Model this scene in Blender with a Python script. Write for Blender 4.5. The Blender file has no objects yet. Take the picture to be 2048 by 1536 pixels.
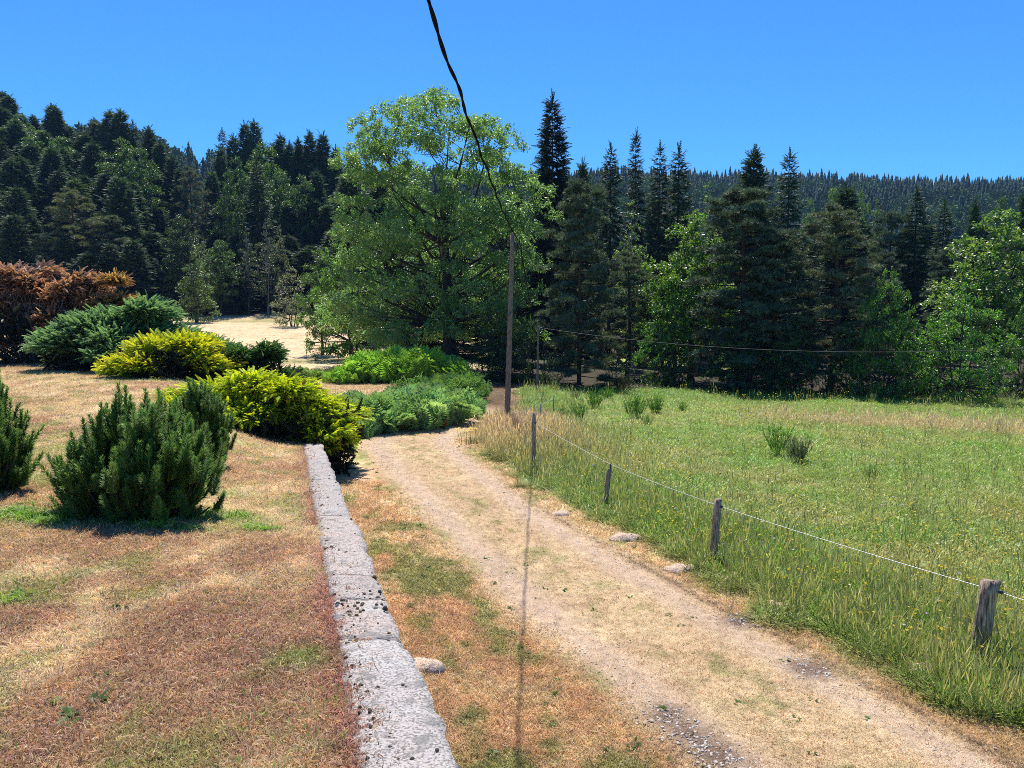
import bpy, math, random
import numpy as np
from mathutils import Vector

# ------------------------------------------------------------------ camera, sky, sun, exposure
S = bpy.context.scene
COL = S.collection
CAM_Z = 4.4
PITCH = math.atan((768 - 620) / 1538.0)
cam_d = bpy.data.cameras.new("camera")
cam = bpy.data.objects.new("camera", cam_d)
COL.objects.link(cam)
cam.location = (0, 0, CAM_Z)
cam.rotation_euler = (math.pi / 2 - PITCH, 0, 0)
cam_d.sensor_width = 36.0
cam_d.lens = 36.0 * 1538 / 2048
cam_d.clip_start = 0.05
cam_d.clip_end = 6000
S.camera = cam

SUN_DIR = Vector((-0.06, 0.53, 1.0)).normalized()
SUN_EL = math.asin(SUN_DIR.z)
SUN_AZ = math.atan2(SUN_DIR.x, SUN_DIR.y)
world = bpy.data.worlds.new("World")
S.world = world
world.use_nodes = True
wn = world.node_tree
wn.nodes.clear()
sky = wn.nodes.new("ShaderNodeTexSky")
sky.sky_type = 'NISHITA'
sky.sun_disc = False
sky.sun_elevation = SUN_EL
sky.sun_rotation = SUN_AZ
sky.altitude = 900
sky.air_density = 1.0
sky.dust_density = 0.15
sky.ozone_density = 3.0
tint = wn.nodes.new("ShaderNodeMix")
tint.data_type = 'RGBA'
tint.blend_type = 'MULTIPLY'
tint.inputs[0].default_value = 1.0
tint.inputs[7].default_value = (0.29, 0.76, 1.24, 1)
bg = wn.nodes.new("ShaderNodeBackground")
bg.inputs[1].default_value = 0.10
wo = wn.nodes.new("ShaderNodeOutputWorld")
wn.links.new(sky.outputs[0], tint.inputs[6])
wn.links.new(tint.outputs[2], bg.inputs[0])
wn.links.new(bg.outputs[0], wo.inputs[0])

sun_d = bpy.data.lights.new("sun", 'SUN')
sun_d.energy = 5.0
sun_d.angle = math.radians(0.53)
sun_d.color = (1.0, 0.95, 0.87)
sun = bpy.data.objects.new("sun", sun_d)
COL.objects.link(sun)
sun.rotation_euler = SUN_DIR.to_track_quat('Z', 'Y').to_euler()
sun.location = (0, 0, 60)

S.view_settings.view_transform = 'Standard'
S.view_settings.look = 'None'
S.view_settings.exposure = 0.55
S.view_settings.gamma = 1
S.view_settings.use_curve_mapping = False
S.render.engine = 'CYCLES'
S.cycles.use_denoising = False
S.cycles.filter_width = 0.9
S.cycles.max_bounces = 6
S.cycles.diffuse_bounces = 3
S.cycles.glossy_bounces = 2
S.cycles.transmission_bounces = 4
S.cycles.sample_clamp_indirect = 4
S.render.use_persistent_data = False

# ------------------------------------------------------------------ helpers: noise, camera rays
rng = np.random.default_rng(7)
random.seed(7)
F = 1538.0


def ray(px, py):
    u = (px - 1024) / F
    v = (768 - py) / F
    c, s = math.cos(PITCH), math.sin(PITCH)
    y = c + v * s
    z = -s + v * c
    return u / y, z / y


def at(px, py, d):
    rx, rz = ray(px, py)
    return np.array([rx * d, d, CAM_Z + rz * d])


def _hash(ix, iy, seed):
    h = (ix.astype(np.int64) * 374761393 + iy.astype(np.int64) * 668265263 + seed * 974711) & 0x7fffffff
    h = ((h ^ (h >> 13)) * 1274126177) & 0x7fffffff
    return ((h ^ (h >> 16)) & 0xffff) / 65535.0


def vnoise(x, y, seed=0):
    x = np.asarray(x, float); y = np.asarray(y, float)
    ix = np.floor(x); iy = np.floor(y)
    fx = x - ix; fy = y - iy
    fx = fx * fx * (3 - 2 * fx); fy = fy * fy * (3 - 2 * fy)
    a = _hash(ix, iy, seed); b = _hash(ix + 1, iy, seed)
    c = _hash(ix, iy + 1, seed); d = _hash(ix + 1, iy + 1, seed)
    return (a * (1 - fx) + b * fx) * (1 - fy) + (c * (1 - fx) + d * fx) * fy


def fbm(x, y, seed=0, octv=4):
    t = 0; a = 0.5; n = 0
    for i in range(octv):
        t = t + a * vnoise(np.asarray(x) * 2 ** i, np.asarray(y) * 2 ** i, seed + i * 17); n += a; a *= 0.55
    return t / n


def sm(x, a, b):
    t = np.clip((np.asarray(x, float) - a) / (b - a), 0, 1)
    return t * t * (3 - 2 * t)


def lerp3(c0, c1, t):
    c0 = np.asarray(c0, float); c1 = np.asarray(c1, float); t = np.asarray(t)[..., None]
    return c0 * (1 - t) + c1 * t


# ------------------------------------------------------------------ terrain height
UK = np.array([-1.2, -0.70, -0.60, -0.52, -0.47, -0.43, -0.40, -0.36, -0.31, -0.22, -0.12, 0.0, 0.12, 0.3, 0.5, 0.75, 1.2])
CREST = np.array([54, 50, 47, 44, 38, 24, 16, 22, 29, 25, 15, 6, 0, -2, -2, -2, -2.0])
SKYU = np.array([-1.2, -0.62, -0.48, -0.386, -0.22, 0.1, 0.25, 0.37, 0.67, 1.2])
SKYY = np.array([285, 262, 260, 312, 330, 340, 345, 352, 358, 360.0])
DK = np.array([-60, 48, 75, 100, 130, 150, 190, 230, 300, 400, 520, 640, 780, 1000, 1600.0])
ZT = np.zeros((len(UK), len(DK)))
for i, u in enumerate(UK):
    c = CREST[i]
    ys = np.interp(u, SKYU, SKYY)
    R = 520 if u < -0.3 else (520 + (u + 0.3) / 0.4 * 260 if u < 0.1 else 780)
    zr = CAM_Z + ray(1024, ys)[1] * R - 15
    left = float(sm(-u, -0.02, 0.12))
    fld = np.array([0, 0, -0.15, 1.0, 2.7, 5.0]) * left + np.array([0, -0.4, -1.0, -1.5, -2, -2.0]) * (1 - left)
    row = list(fld) + [max(c * 0.62, -2), c]
    for d in DK[8:]:
        t = (d - 230) / (R - 230)
        if t <= 1:
            valley = c + (zr - c) * t - 14 * left * math.sin(math.pi * min(1, t)) * (1 if u < -0.15 else 0.3)
            row.append(valley)
        else:
            row.append(zr - (d - R) * 0.09)
    ZT[i] = row


def base_h(x, y):
    x = np.asarray(x, float); y = np.asarray(y, float)
    u = np.clip(x / np.maximum(y, 8.0), -1.19, 1.19)
    yy = np.clip(y, -59, 1590)
    iu = np.clip(np.searchsorted(UK, u) - 1, 0, len(UK) - 2)
    idd = np.clip(np.searchsorted(DK, yy) - 1, 0, len(DK) - 2)
    fu = (u - UK[iu]) / (UK[iu + 1] - UK[iu])
    fd = (yy - DK[idd]) / (DK[idd + 1] - DK[idd])
    z = (ZT[iu, idd] * (1 - fu) + ZT[iu + 1, idd] * fu) * (1 - fd) + (ZT[iu, idd + 1] * (1 - fu) + ZT[iu + 1, idd + 1] * fu) * fd
    z = z + 0.50 * np.exp(-((x - 0.6) / 2.0) ** 2 - ((y - 26.5) / 4.2) ** 2)
    z = z + 0.12 * (fbm(x * 0.25, y * 0.25, 5) - 0.5) * sm(np.abs(y), 5, 12)
    z = z + 6.0 * (fbm(x * 0.02, y * 0.02, 9) - 0.5) * sm(y, 150, 260)
    z = z + 0.35 * np.exp(-((x + 4.0) / 4.0) ** 2 - ((y - 41) / 3.0) ** 2)
    return z


def wall_left(y):
    return -0.747 - 0.289 * (np.asarray(y, float) - 3.6)


def wall_top(y):
    y = np.asarray(y, float)
    return 2.26 - 0.0785 * (np.minimum(y, 19.4) - 3.6) - 0.02 * np.maximum(y - 19.4, 0)


LAWN_Y1 = 46.0


def lawn_h(s, y):
    zf = 2.12 - 0.004 * (y - 9)
    z = wall_top(y) - 0.05 + (zf - wall_top(y) + 0.05) * sm(s, 0.0, 4.5)
    z = z + 0.10 * (fbm(s * 0.35, y * 0.35, 21) - 0.5) * sm(s, 0.2, 2)
    edge = np.where(y > 19.6, sm(s, -0.1, 0.2 + 2.2 * sm(y, 19.6, 21)), 1.0)
    far = 1 - sm(y, 39.5, LAWN_Y1)
    return z * edge * far - 0.25 * (1 - edge * far)


def H(x, y):
    s = wall_left(y) + 0.1 - np.asarray(x, float)
    b = base_h(x, y)
    inside = (s >= 0) & (np.asarray(y) < LAWN_Y1)
    return np.where(inside, np.maximum(b, lawn_h(np.maximum(s, 0), y)), b)


def hit(px, py, d0=2.0, d1=900.0):
    rx, rz = ray(px, py)
    d = np.geomspace(d0, d1, 4000)
    below = (CAM_Z + rz * d) <= H(rx * d, d)
    k = int(np.argmax(below)) if below.any() else len(d) - 1
    return np.array([rx * d[k], d[k], float(H(rx * d[k], d[k]))])


# drive centre line
DRIVE = np.array([(8.6, -5), (6.55, 0), (4.95, 4), (3.4, 7.7), (1.72, 11.6), (-0.25, 16.1), (-2.0, 20.9), (-3.05, 24.0), (-3.35, 26.2),
                  (-3.05, 28.2), (-2.5, 31), (-2.0, 35), (-1.7, 40), (-1.9, 46), (-2.6, 56), (-3.6, 70)], float)
_p = []
for i in range(len(DRIVE) - 1):
    p0 = DRIVE[max(i - 1, 0)]; p1 = DRIVE[i]; p2 = DRIVE[i + 1]; p3 = DRIVE[min(i + 2, len(DRIVE) - 1)]
    for t in np.linspace(0, 1, 14, endpoint=False):
        _p.append(0.5 * (2 * p1 + (p2 - p0) * t + (2 * p0 - 5 * p1 + 4 * p2 - p3) * t * t + (3 * p1 - p0 - 3 * p2 + p3) * t ** 3))
DPATH = np.array(_p)
DTAN = np.gradient(DPATH, axis=0); DTAN /= np.linalg.norm(DTAN, axis=1)[:, None]


def drive_lat(x, y):
    x = np.asarray(x, float).ravel(); y = np.asarray(y, float).ravel()
    out = np.empty(len(x))
    for a in range(0, len(x), 20000):
        P = np.stack([x[a:a + 20000], y[a:a + 20000]], 1)
        D = ((P[:, None, :] - DPATH[None]) ** 2).sum(2)
        k = D.argmin(1)
        dv = P - DPATH[k]
        side = dv[:, 0] * DTAN[k, 1] - dv[:, 1] * DTAN[k, 0]     # >0 : right
        out[a:a + 20000] = np.sign(side) * np.sqrt(D[np.arange(len(k)), k])
    return out


# ------------------------------------------------------------------ ground colours (base colours of turf, hay, earth; painted shade on the far track)
STRAW = (0.65, 0.475, 0.275); PALE = (0.78, 0.62, 0.41); RUST = (0.52, 0.325, 0.195); GREEN = (0.25, 0.385, 0.062)
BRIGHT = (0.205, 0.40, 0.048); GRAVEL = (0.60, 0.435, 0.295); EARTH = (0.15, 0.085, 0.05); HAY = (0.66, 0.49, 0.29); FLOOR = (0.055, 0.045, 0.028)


def lawn_col(x, y):
    n = fbm(x * 0.55, y * 0.3 + x * 0.06, 31); n2 = fbm(x * 1.6, y * 0.9, 33); n3 = fbm(x * 2.2, y * 1.1, 37); n4 = vnoise(x * 9, y * 9, 41)
    c = lerp3(RUST, STRAW, sm(n, 0.30, 0.66))
    c = lerp3(c, PALE, sm(n2, 0.56, 0.74) * 0.8)
    c = lerp3(c, (0.40, 0.215, 0.15), sm(n2, 0.42, 0.28) * 0.55)
    c = lerp3(c, (0.30, 0.33, 0.08), sm(n3, 0.53, 0.70) * 0.55)
    sd_ = wall_left(y) - x
    c = lerp3(c, (0.40, 0.16, 0.14), np.exp(-(sd_ / .16) ** 2) * sm(vnoise(y * 1.7, y * 0, 45), .35, .6) * .75)
    # greener edge of the turf round the pine bushes and by the wall
    for (cx, cy, rx, ry, w) in GREENSPOTS:
        c = lerp3(c, BRIGHT, np.clip(np.exp(-((x - cx) / rx) ** 2 - ((y - cy) / ry) ** 2) * w * (0.3 + 1.4 * n4), 0, 0.95))
    return c * (0.82 + 0.36 * n4)[..., None]


GREENSPOTS = []
for (px, py, rx, ry, w) in [(60, 1035, .7, .35, 1.0), (440, 1035, .5, .35, 1.0), (520, 1060, .25, .15, .9), (330, 1055, .6, .18, .9), (60, 1200, .25, .15, .7),
                            (620, 1320, .22, .2, .6), (150, 905, 1.2, .5, .35), (430, 985, .5, .3, .5), (100, 960, .9, .4, .4), (300, 760, 2.0, .6, .5), (460, 880, 1, .4, .3)]:
    g = hit(px, py); GREENSPOTS.append((g[0], g[1], rx, ry, w))


def ground_zone(x, y):
    """colour of the ground outside the lawn, and a height factor / kind for the grass standing on it"""
    x = np.asarray(x, float); y = np.asarray(y, float)
    sh = x.shape
    lat = drive_lat(x, y).reshape(sh)
    n = fbm(x * 0.22, y * 0.22, 51); n2 = fbm(x * 0.9, y * 0.9, 53); n3 = vnoise(x * 6, y * 6, 57); nb = fbm(x * 0.08, y * 0.16, 59)
    # meadow
    mead = lerp3(GREEN, BRIGHT, sm(n, 0.35, 0.7))
    mead = lerp3(mead, (0.48, 0.42, 0.17), sm(n2 * 0.5 + n * 0.5, 0.44, 0.66) * 0.6)
    mead = lerp3(mead, (0.40, 0.40, 0.12), sm(nb, .45, .68) * .32)
    band = np.exp(-((y - (35.5 - (x - 8) * 0.5)) / 1.7) ** 2) * sm(x, 8, 14)
    mead = lerp3(mead, (0.52, 0.42, 0.24), np.clip(band * (0.5 + n2), 0, 0.85))
    bandg = sm(y, 38, 44) * (1 - sm(x, 17, 24)) * sm(x, 1, 5)
    mead = lerp3(mead, (0.14, 0.30, 0.022), bandg * 0.8)
    c = mead
    tall = np.ones(sh)
    # verge bank between drive and fence
    verge = (1 - sm(lat, 4.2, 5.6)) * sm(lat, 1.2, 2.2)
    tan = np.exp(-((x - 0.0) / 2.3) ** 2 - ((y - 26.5) / 3.6) ** 2)
    c = lerp3(c, (0.19, 0.34, 0.05), verge * (0.6 + 0.4 * sm(n2, .35, .6)))
    c = lerp3(c, (0.52, 0.41, 0.24), np.clip(tan * 1.1, 0, 0.9) * sm(lat, 1.3, 2.5))
    # dry strip left and right of the drive
    dry = 1 - sm(lat + 0.8 * (n2 - 0.5) * 2, 1.75, 2.45)
    lawnish = lerp3(STRAW, (0.60, 0.38, 0.215), sm(n2, 0.35, 0.65))
    lawnish = lerp3(lawnish, (0.22, 0.27, 0.06), sm(fbm(x * 2.4, y * 1.5, 61), 0.52, 0.68) * 0.7)
    c = lerp3(c, lawnish, dry)
    tall = tall * (1 - dry)
    # ground left of the drive beyond the wall: dry hay path and bracken litter
    leftf = (1 - sm(x, -6, -3.2)) * sm(y, 27, 31)
    c = lerp3(c, (0.55, 0.40, 0.23), leftf * 0.9)
    # hay field
    hay = (1 - sm(x / np.maximum(y, 1), -0.08, 0.0)) * sm(y, 46, 52) * (1 - sm(y, 128 + 4 * n, 133 + 4 * n))
    gb = np.exp(-((y - (68 + x * 0.05)) / 3.0) ** 2) * 0.75 + np.exp(-((y - 127) / 3.5) ** 2) * 0.8 * sm(x, -60, -40)
    hc = lerp3(HAY, (0.55, 0.39, 0.21), sm(n2, 0.4, 0.7))
    hc = lerp3(hc, (0.17, 0.21, 0.05), np.clip(gb * (0.4 + n2), 0, 0.9))
    c = lerp3(c, hc, hay)
    tall = tall * (1 - hay) * (1 - leftf)
    # forest floor under the trees and on the hills
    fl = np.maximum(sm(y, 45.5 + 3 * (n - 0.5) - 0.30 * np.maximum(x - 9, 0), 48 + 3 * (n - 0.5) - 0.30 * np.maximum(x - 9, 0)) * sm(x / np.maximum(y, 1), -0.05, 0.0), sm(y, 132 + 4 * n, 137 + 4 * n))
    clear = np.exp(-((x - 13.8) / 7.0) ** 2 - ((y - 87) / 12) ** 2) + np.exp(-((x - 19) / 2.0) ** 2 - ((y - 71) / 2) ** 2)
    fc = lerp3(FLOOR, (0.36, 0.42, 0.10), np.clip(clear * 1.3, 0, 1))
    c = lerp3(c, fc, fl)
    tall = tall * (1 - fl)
    # the track goes brown where it enters the trees, darkened to paint their shade
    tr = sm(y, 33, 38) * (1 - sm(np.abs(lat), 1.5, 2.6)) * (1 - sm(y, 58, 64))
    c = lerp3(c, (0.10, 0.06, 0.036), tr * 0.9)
    tall = tall * (1 - tr)
    return c * (0.85 + 0.3 * n3)[..., None], tall, lat, tan, verge, band


STONY = [hit(px, py)[:2] for px, py in ((1335, 1435), (1385, 1480), (1440, 1520), (1480, 1245), (1620, 1340))]


def drive_col(x, y, lat):
    n2 = fbm(x * 1.1, y * 1.1, 71); n3 = vnoise(x * 7, y * 7, 73); n1 = fbm(x * 0.5, y * 0.5, 75)
    c = lerp3(STRAW, (0.60, 0.415, 0.245), sm(n2, 0.35, 0.6))
    rut = np.exp(-((lat + 1.12 + 0.25 * (n1 - 0.5)) / 0.34) ** 2) + np.exp(-((lat - 1.05 + 0.25 * (n1 - 0.5)) / 0.28) ** 2)
    c = lerp3(c, GRAVEL, np.clip(rut * (.6 + .9 * n2), 0, 0.95))
    for (ex, ey) in STONY:
        c = lerp3(c, (0.20, 0.13, 0.095), np.clip(np.exp(-((x - ex) / .28) ** 2 - ((y - ey) / .28) ** 2) * (.4 + 1.2 * n3), 0, .9))
    ln = np.exp(-((lat - 1.50 + 0.10 * (n2 - 0.5)) / 0.09) ** 2) * sm(y, 24, 12)
    c = lerp3(c, EARTH, np.clip(ln * (0.3 + 0.9 * n2), 0, 0.7))
    mid = np.exp(-(lat / 0.5) ** 2)
    c = lerp3(c, (0.20, 0.22, 0.05), mid * sm(fbm(x * 3.2, y * 2.2, 77), 0.54, 0.68) * 0.55)
    return c * (0.85 + 0.3 * n3)[..., None]


# ------------------------------------------------------------------ mesh building
class MB:
    def __init__(s):
        s.V = []; s.T = []; s.C = []; s.n = 0

    def add(s, V, T, C):
        V = np.asarray(V, np.float32); T = np.asarray(T, np.int32)
        C = np.broadcast_to(np.asarray(C, np.float32), (len(V), 3))
        s.V.append(V); s.T.append(T + s.n); s.C.append(C); s.n += len(V)

    def scatter(s, tmpl, M, P, C):
        """bake N copies of a template (verts, tris, colour factor) by matrices M, positions P, colours C"""
        tv, tt, tc = tmpl
        N = len(P)
        if N == 0: return
        V = np.einsum('nij,kj->nki', M, tv) + P[:, None, :]
        T = (tt[None] + (np.arange(N) * len(tv))[:, None, None])
        Cc = np.asarray(C)[:, None, :] * tc[None]
        s.add(V.reshape(-1, 3), T.reshape(-1, 3), Cc.reshape(-1, 3))

    def tube(s, pts, rad, sides, col, cap=False):
        pts = np.asarray(pts, float); k = len(pts)
        rad = np.broadcast_to(np.asarray(rad, float), (k,))
        tg = np.gradient(pts, axis=0); tg /= np.linalg.norm(tg, axis=1)[:, None] + 1e-9
        ref = np.array([0, 0, 1.0]) if abs(tg[:, 2]).mean() < 0.75 else np.array([1.0, 0, 0])
        a = np.cross(tg, ref); a /= np.linalg.norm(a, axis=1)[:, None] + 1e-9
        b = np.cross(tg, a)
        th = np.linspace(0, 2 * np.pi, sides, endpoint=False)
        V = pts[:, None] + rad[:, None, None] * (np.cos(th)[None, :, None] * a[:, None] + np.sin(th)[None, :, None] * b[:, None])
        V = V.reshape(-1, 3)
        T = []
        for i in range(k - 1):
            for j in range(sides):
                q = i * sides + j; r = i * sides + (j + 1) % sides
                T += [(q, r, r + sides), (q, r + sides, q + sides)]
        if cap:
            V = np.vstack([V, pts[-1:], pts[:1]]); e = len(V) - 2
            for j in range(sides):
                T.append(((k - 1) * sides + j, (k - 1) * sides + (j + 1) % sides, e)); T.append(((j + 1) % sides, j, e + 1))
        s.add(V, T, col)

    def mesh(s, name, mat=None, smooth=False):
        V = np.concatenate(s.V); T = np.concatenate(s.T); C = np.concatenate(s.C)
        me = bpy.data.meshes.new(name)
        me.vertices.add(len(V)); me.vertices.foreach_set('co', V.ravel())
        me.loops.add(len(T) * 3); me.loops.foreach_set('vertex_index', T.ravel())
        me.polygons.add(len(T)); me.polygons.foreach_set('loop_start', np.arange(0, len(T) * 3, 3, dtype=np.int32))
        at_ = me.attributes.new('Col', 'FLOAT_COLOR', 'POINT')
        at_.data.foreach_set('color', np.concatenate([C, np.ones((len(C), 1), np.float32)], 1).ravel())
        me.update(calc_edges=True)
        if smooth:
            me.polygons.foreach_set('use_smooth', np.ones(len(T), bool))
        if mat: me.materials.append(mat)
        return me


def obj(name, me, parent=None, label=None, cat=None, group=None, kind=None, loc=None):
    o = bpy.data.objects.new(name, me)
    COL.objects.link(o)
    if parent is not None: o.parent = parent
    if label: o['label'] = label
    if cat: o['category'] = cat
    if group: o['group'] = group
    if kind: o['kind'] = kind
    if loc is not None: o.location = loc
    return o


def frames(D, roll=None, scale=1.0):
    D = np.asarray(D, float); D = D / (np.linalg.norm(D, axis=1)[:, None] + 1e-9)
    up = np.tile([0, 0, 1.0], (len(D), 1))
    v = np.abs(D[:, 2]) > 0.97
    up[v] = [0.3, 1, 0]
    x = np.cross(D, up); x /= np.linalg.norm(x, axis=1)[:, None]
    z = np.cross(x, D)
    if roll is not None:
        c = np.cos(roll)[:, None]; s_ = np.sin(roll)[:, None]
        x, z = x * c + z * s_, z * c - x * s_
    M = np.stack([x, D, z], axis=2)
    sc = np.asarray(scale, float)
    if sc.ndim == 0: return M * sc
    if sc.ndim == 1 and len(sc) != len(D): return M * sc[None, None, :]
    if sc.ndim == 1: return M * sc[:, None, None]
    return M * sc[:, None, :]


def tm(V, T, C=None):
    V = np.asarray(V, float); T = np.asarray(T, int)
    C = np.ones((len(V), 3)) if C is None else np.asarray(C, float)
    return V, T, C


LEAF = tm([(0, 0, 0), (.5, .45, .07), (0, 1, -.05), (-.5, .45, .07)], [(0, 1, 2), (0, 2, 3)])


def tmpl_spray(n=5, w=.30, droop=.35, tipc=(1, 1, 1), basec=(1, 1, 1), narrow=.06, adv=.26):
    V = []; T = []; C = []
    for sgn in (1, -1):
        for i in range(n):
            y0 = i / n * 0.86
            k = len(V); ww = w * (1 - 0.65 * i / n)
            zz = -droop * y0 * y0
            V += [(0, y0, zz), (0, y0 + .17, zz), (sgn * ww, y0 + adv, zz - droop * .25)]
            f = y0
            cb = tuple(basec[j] * (1 - f) + tipc[j] * f for j in range(3))
            ct = tuple(basec[j] * (.55 - .55 * f) + tipc[j] * (.45 + .55 * f) for j in range(3))
            C += [cb, cb, ct]; T.append((k, k + 1, k + 2))
    k = len(V)
    V += [(-narrow, 0, 0), (narrow, 0, 0), (0, 1.0, -droop)]; C += [basec, basec, tipc]; T.append((k, k + 1, k + 2))
    return tm(V, T, C)


SPRUCE_T = tmpl_spray(5, .26, .35)


def tmpl_star(n, spread, w, seed, flat=0.0):
    r = np.random.default_rng(seed); V = []; T = []
    for i in range(n):
        a = 2 * np.pi * i / n + r.uniform(-.3, .3); e = spread * r.uniform(.5, 1.1)
        d = np.array([math.sin(e) * math.cos(a), math.cos(e), math.sin(e) * math.sin(a) * (1 - flat)])
        sd = np.array([-math.sin(a), 0, math.cos(a)]) * w
        k = len(V); V += [sd, -sd, d * r.uniform(.8, 1.1)]; T.append((k, k + 1, k + 2))
    return tm(V, T)


PINE_T = [tmpl_star(9, 1.0, .07, s) for s in range(3)]


def tmpl_bottlebrush(n, seed):
    r = np.random.default_rng(seed); V = []; T = []; C = []
    for i in range(n):
        y0 = (i + r.random()) / n; a = r.uniform(0, 2 * np.pi)
        out = np.array([math.cos(a), 0, math.sin(a)])
        L = .19 * (1 - .45 * y0 ** 4)
        d = out * .78 + np.array([0, .68 + .6 * y0 ** 3, 0])
        d /= np.linalg.norm(d)
        sd = np.cross(d, [0, 1, 0]); sd = sd / (np.linalg.norm(sd) + 1e-6) * .0165
        p = np.array([0, y0 * .93, 0]) + out * .012
        k = len(V); V += [p + sd, p - sd, p + d * L]; T.append((k, k + 1, k + 2))
        b = .75 + .5 * r.random(); C += [(b * .8,) * 3, (b * .8,) * 3, (b * 1.15, b * 1.15, b)]
    for a in range(3):
        k = len(V); c = np.array([math.cos(a * 2.1), 0, math.sin(a * 2.1)]) * .022
        c2 = np.array([math.cos(a * 2.1 + 2.1), 0, math.sin(a * 2.1 + 2.1)]) * .022
        V += [c, c2, np.array([0, .95, 0])]; T.append((k, k + 1, k + 2)); C += [(1.9, 1.0, .9)] * 3
    return tm(V, T, C)


def tmpl_frond(seed):
    """bracken frond along +y (stalk first), arching in z; pinnae pairs shrinking to the tip"""
    r = np.random.default_rng(seed); V = []; T = []; C = []

    def spine(t):
        return np.array([0, t * .92, .28 * math.sin(t * 1.4) - .42 * t ** 3])
    for i in range(5):
        a, b = spine(i / 5), spine((i + 1) / 5)
        k = len(V); V += [a + [.008, 0, 0], a - [.008, 0, 0], b]; T.append((k, k + 1, k + 2)); C += [(1.2, .9, .7)] * 3
    n = 11
    for i in range(n):
        t = .34 + .66 * i / n
        L = .40 * (1 - (i / n)) ** .8 + .02
        for sg in (1, -1):
            p = spine(t); q = p + np.array([sg * L, L * .35 + .02, -.10 * L + r.uniform(-.03, .03)])
            m = p * .45 + q * .55; wv = np.array([-.15 * sg, .95, .1]) * (.052 * (1 - .5 * i / n))
            k = len(V); V += [p, m + wv, q, m - wv]; T += [(k, k + 1, k + 2), (k, k + 2, k + 3)]
            f = r.uniform(.8, 1.2); C += [(f, f, f)] * 4
    return tm(V, T, C)


# ------------------------------------------------------------------ materials
def nt(name):
    m = bpy.data.materials.new(name); m.use_nodes = True
    t = m.node_tree; t.nodes.clear()
    o = t.nodes.new("ShaderNodeOutputMaterial")
    return m, t, o


def N(t, typ, **kw):
    n = t.nodes.new(typ)
    for k, v in kw.items(): setattr(n, k, v)
    return n


def mulc(t, a, b, fac=1.0, mode='MULTIPLY'):
    m = N(t, "ShaderNodeMix", data_type='RGBA', blend_type=mode)
    m.inputs[0].default_value = fac
    for s_, v in ((6, a), (7, b)):
        if isinstance(v, (tuple, list)): m.inputs[s_].default_value = (*v, 1)
        else: t.links.new(v, m.inputs[s_])
    return m.outputs[2]


def foliage_mat(name, rough=.45, trans=.35, spec=.5, inst=False, tboost=(1.25, 1.2, .55)):
    m, t, o = nt(name)
    a = N(t, "ShaderNodeAttribute", attribute_name='Col')
    if inst:
        b = N(t, "ShaderNodeAttribute", attribute_name='tint', attribute_type='INSTANCER')
        col = mulc(t, a.outputs['Color'], b.outputs['Color'])
    else:
        b = N(t, "ShaderNodeObjectInfo")
        col = mulc(t, a.outputs['Color'], b.outputs['Color'])
    p = N(t, "ShaderNodeBsdfPrincipled")
    p.inputs['Roughness'].default_value = rough
    p.inputs['Specular IOR Level'].default_value = spec
    t.links.new(col, p.inputs['Base Color'])
    if trans > 0:
        tr = N(t, "ShaderNodeBsdfTranslucent")
        t.links.new(mulc(t, col, tboost), tr.inputs[0])
        mx = N(t, "ShaderNodeMixShader"); mx.inputs[0].default_value = trans
        t.links.new(p.outputs[0], mx.inputs[1]); t.links.new(tr.outputs[0], mx.inputs[2])
        t.links.new(mx.outputs[0], o.inputs[0])
    else:
        t.links.new(p.outputs[0], o.inputs[0])
    return m


def ground_mat(name, scales=((4, .35), (30, .5), (140, .6)), bump=.5, bscale=60, rough=.95):
    m, t, o = nt(name)
    a = N(t, "ShaderNodeAttribute", attribute_name='Col')
    tc = N(t, "ShaderNodeTexCoord")
    col = a.outputs['Color']
    for sc, amt in scales:
        n = N(t, "ShaderNodeTexNoise"); n.inputs['Scale'].default_value = sc; n.inputs['Detail'].default_value = 4
        t.links.new(tc.outputs['Object'], n.inputs['Vector'])
        mr = N(t, "ShaderNodeMapRange"); mr.inputs[1].default_value = .3; mr.inputs[2].default_value = .7
        mr.inputs[3].default_value = 1 - amt; mr.inputs[4].default_value = 1 + amt * .8
        t.links.new(n.outputs['Fac'], mr.inputs[0])
        cb = N(t, "ShaderNodeCombineColor")
        for i in range(3): t.links.new(mr.outputs[0], cb.inputs[i])
        col = mulc(t, col, cb.outputs[0])
    p = N(t, "ShaderNodeBsdfPrincipled")
    p.inputs['Roughness'].default_value = rough; p.inputs['Specular IOR Level'].default_value = .15
    t.links.new(col, p.inputs['Base Color'])
    n = N(t, "ShaderNodeTexNoise"); n.inputs['Scale'].default_value = bscale; n.inputs['Detail'].default_value = 5
    t.links.new(tc.outputs['Object'], n.inputs['Vector'])
    bp = N(t, "ShaderNodeBump"); bp.inputs['Strength'].default_value = bump; bp.inputs['Distance'].default_value = .03
    t.links.new(n.outputs['Fac'], bp.inputs['Height']); t.links.new(bp.outputs[0], p.inputs['Normal'])
    t.links.new(p.outputs[0], o.inputs[0])
    return m


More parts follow.
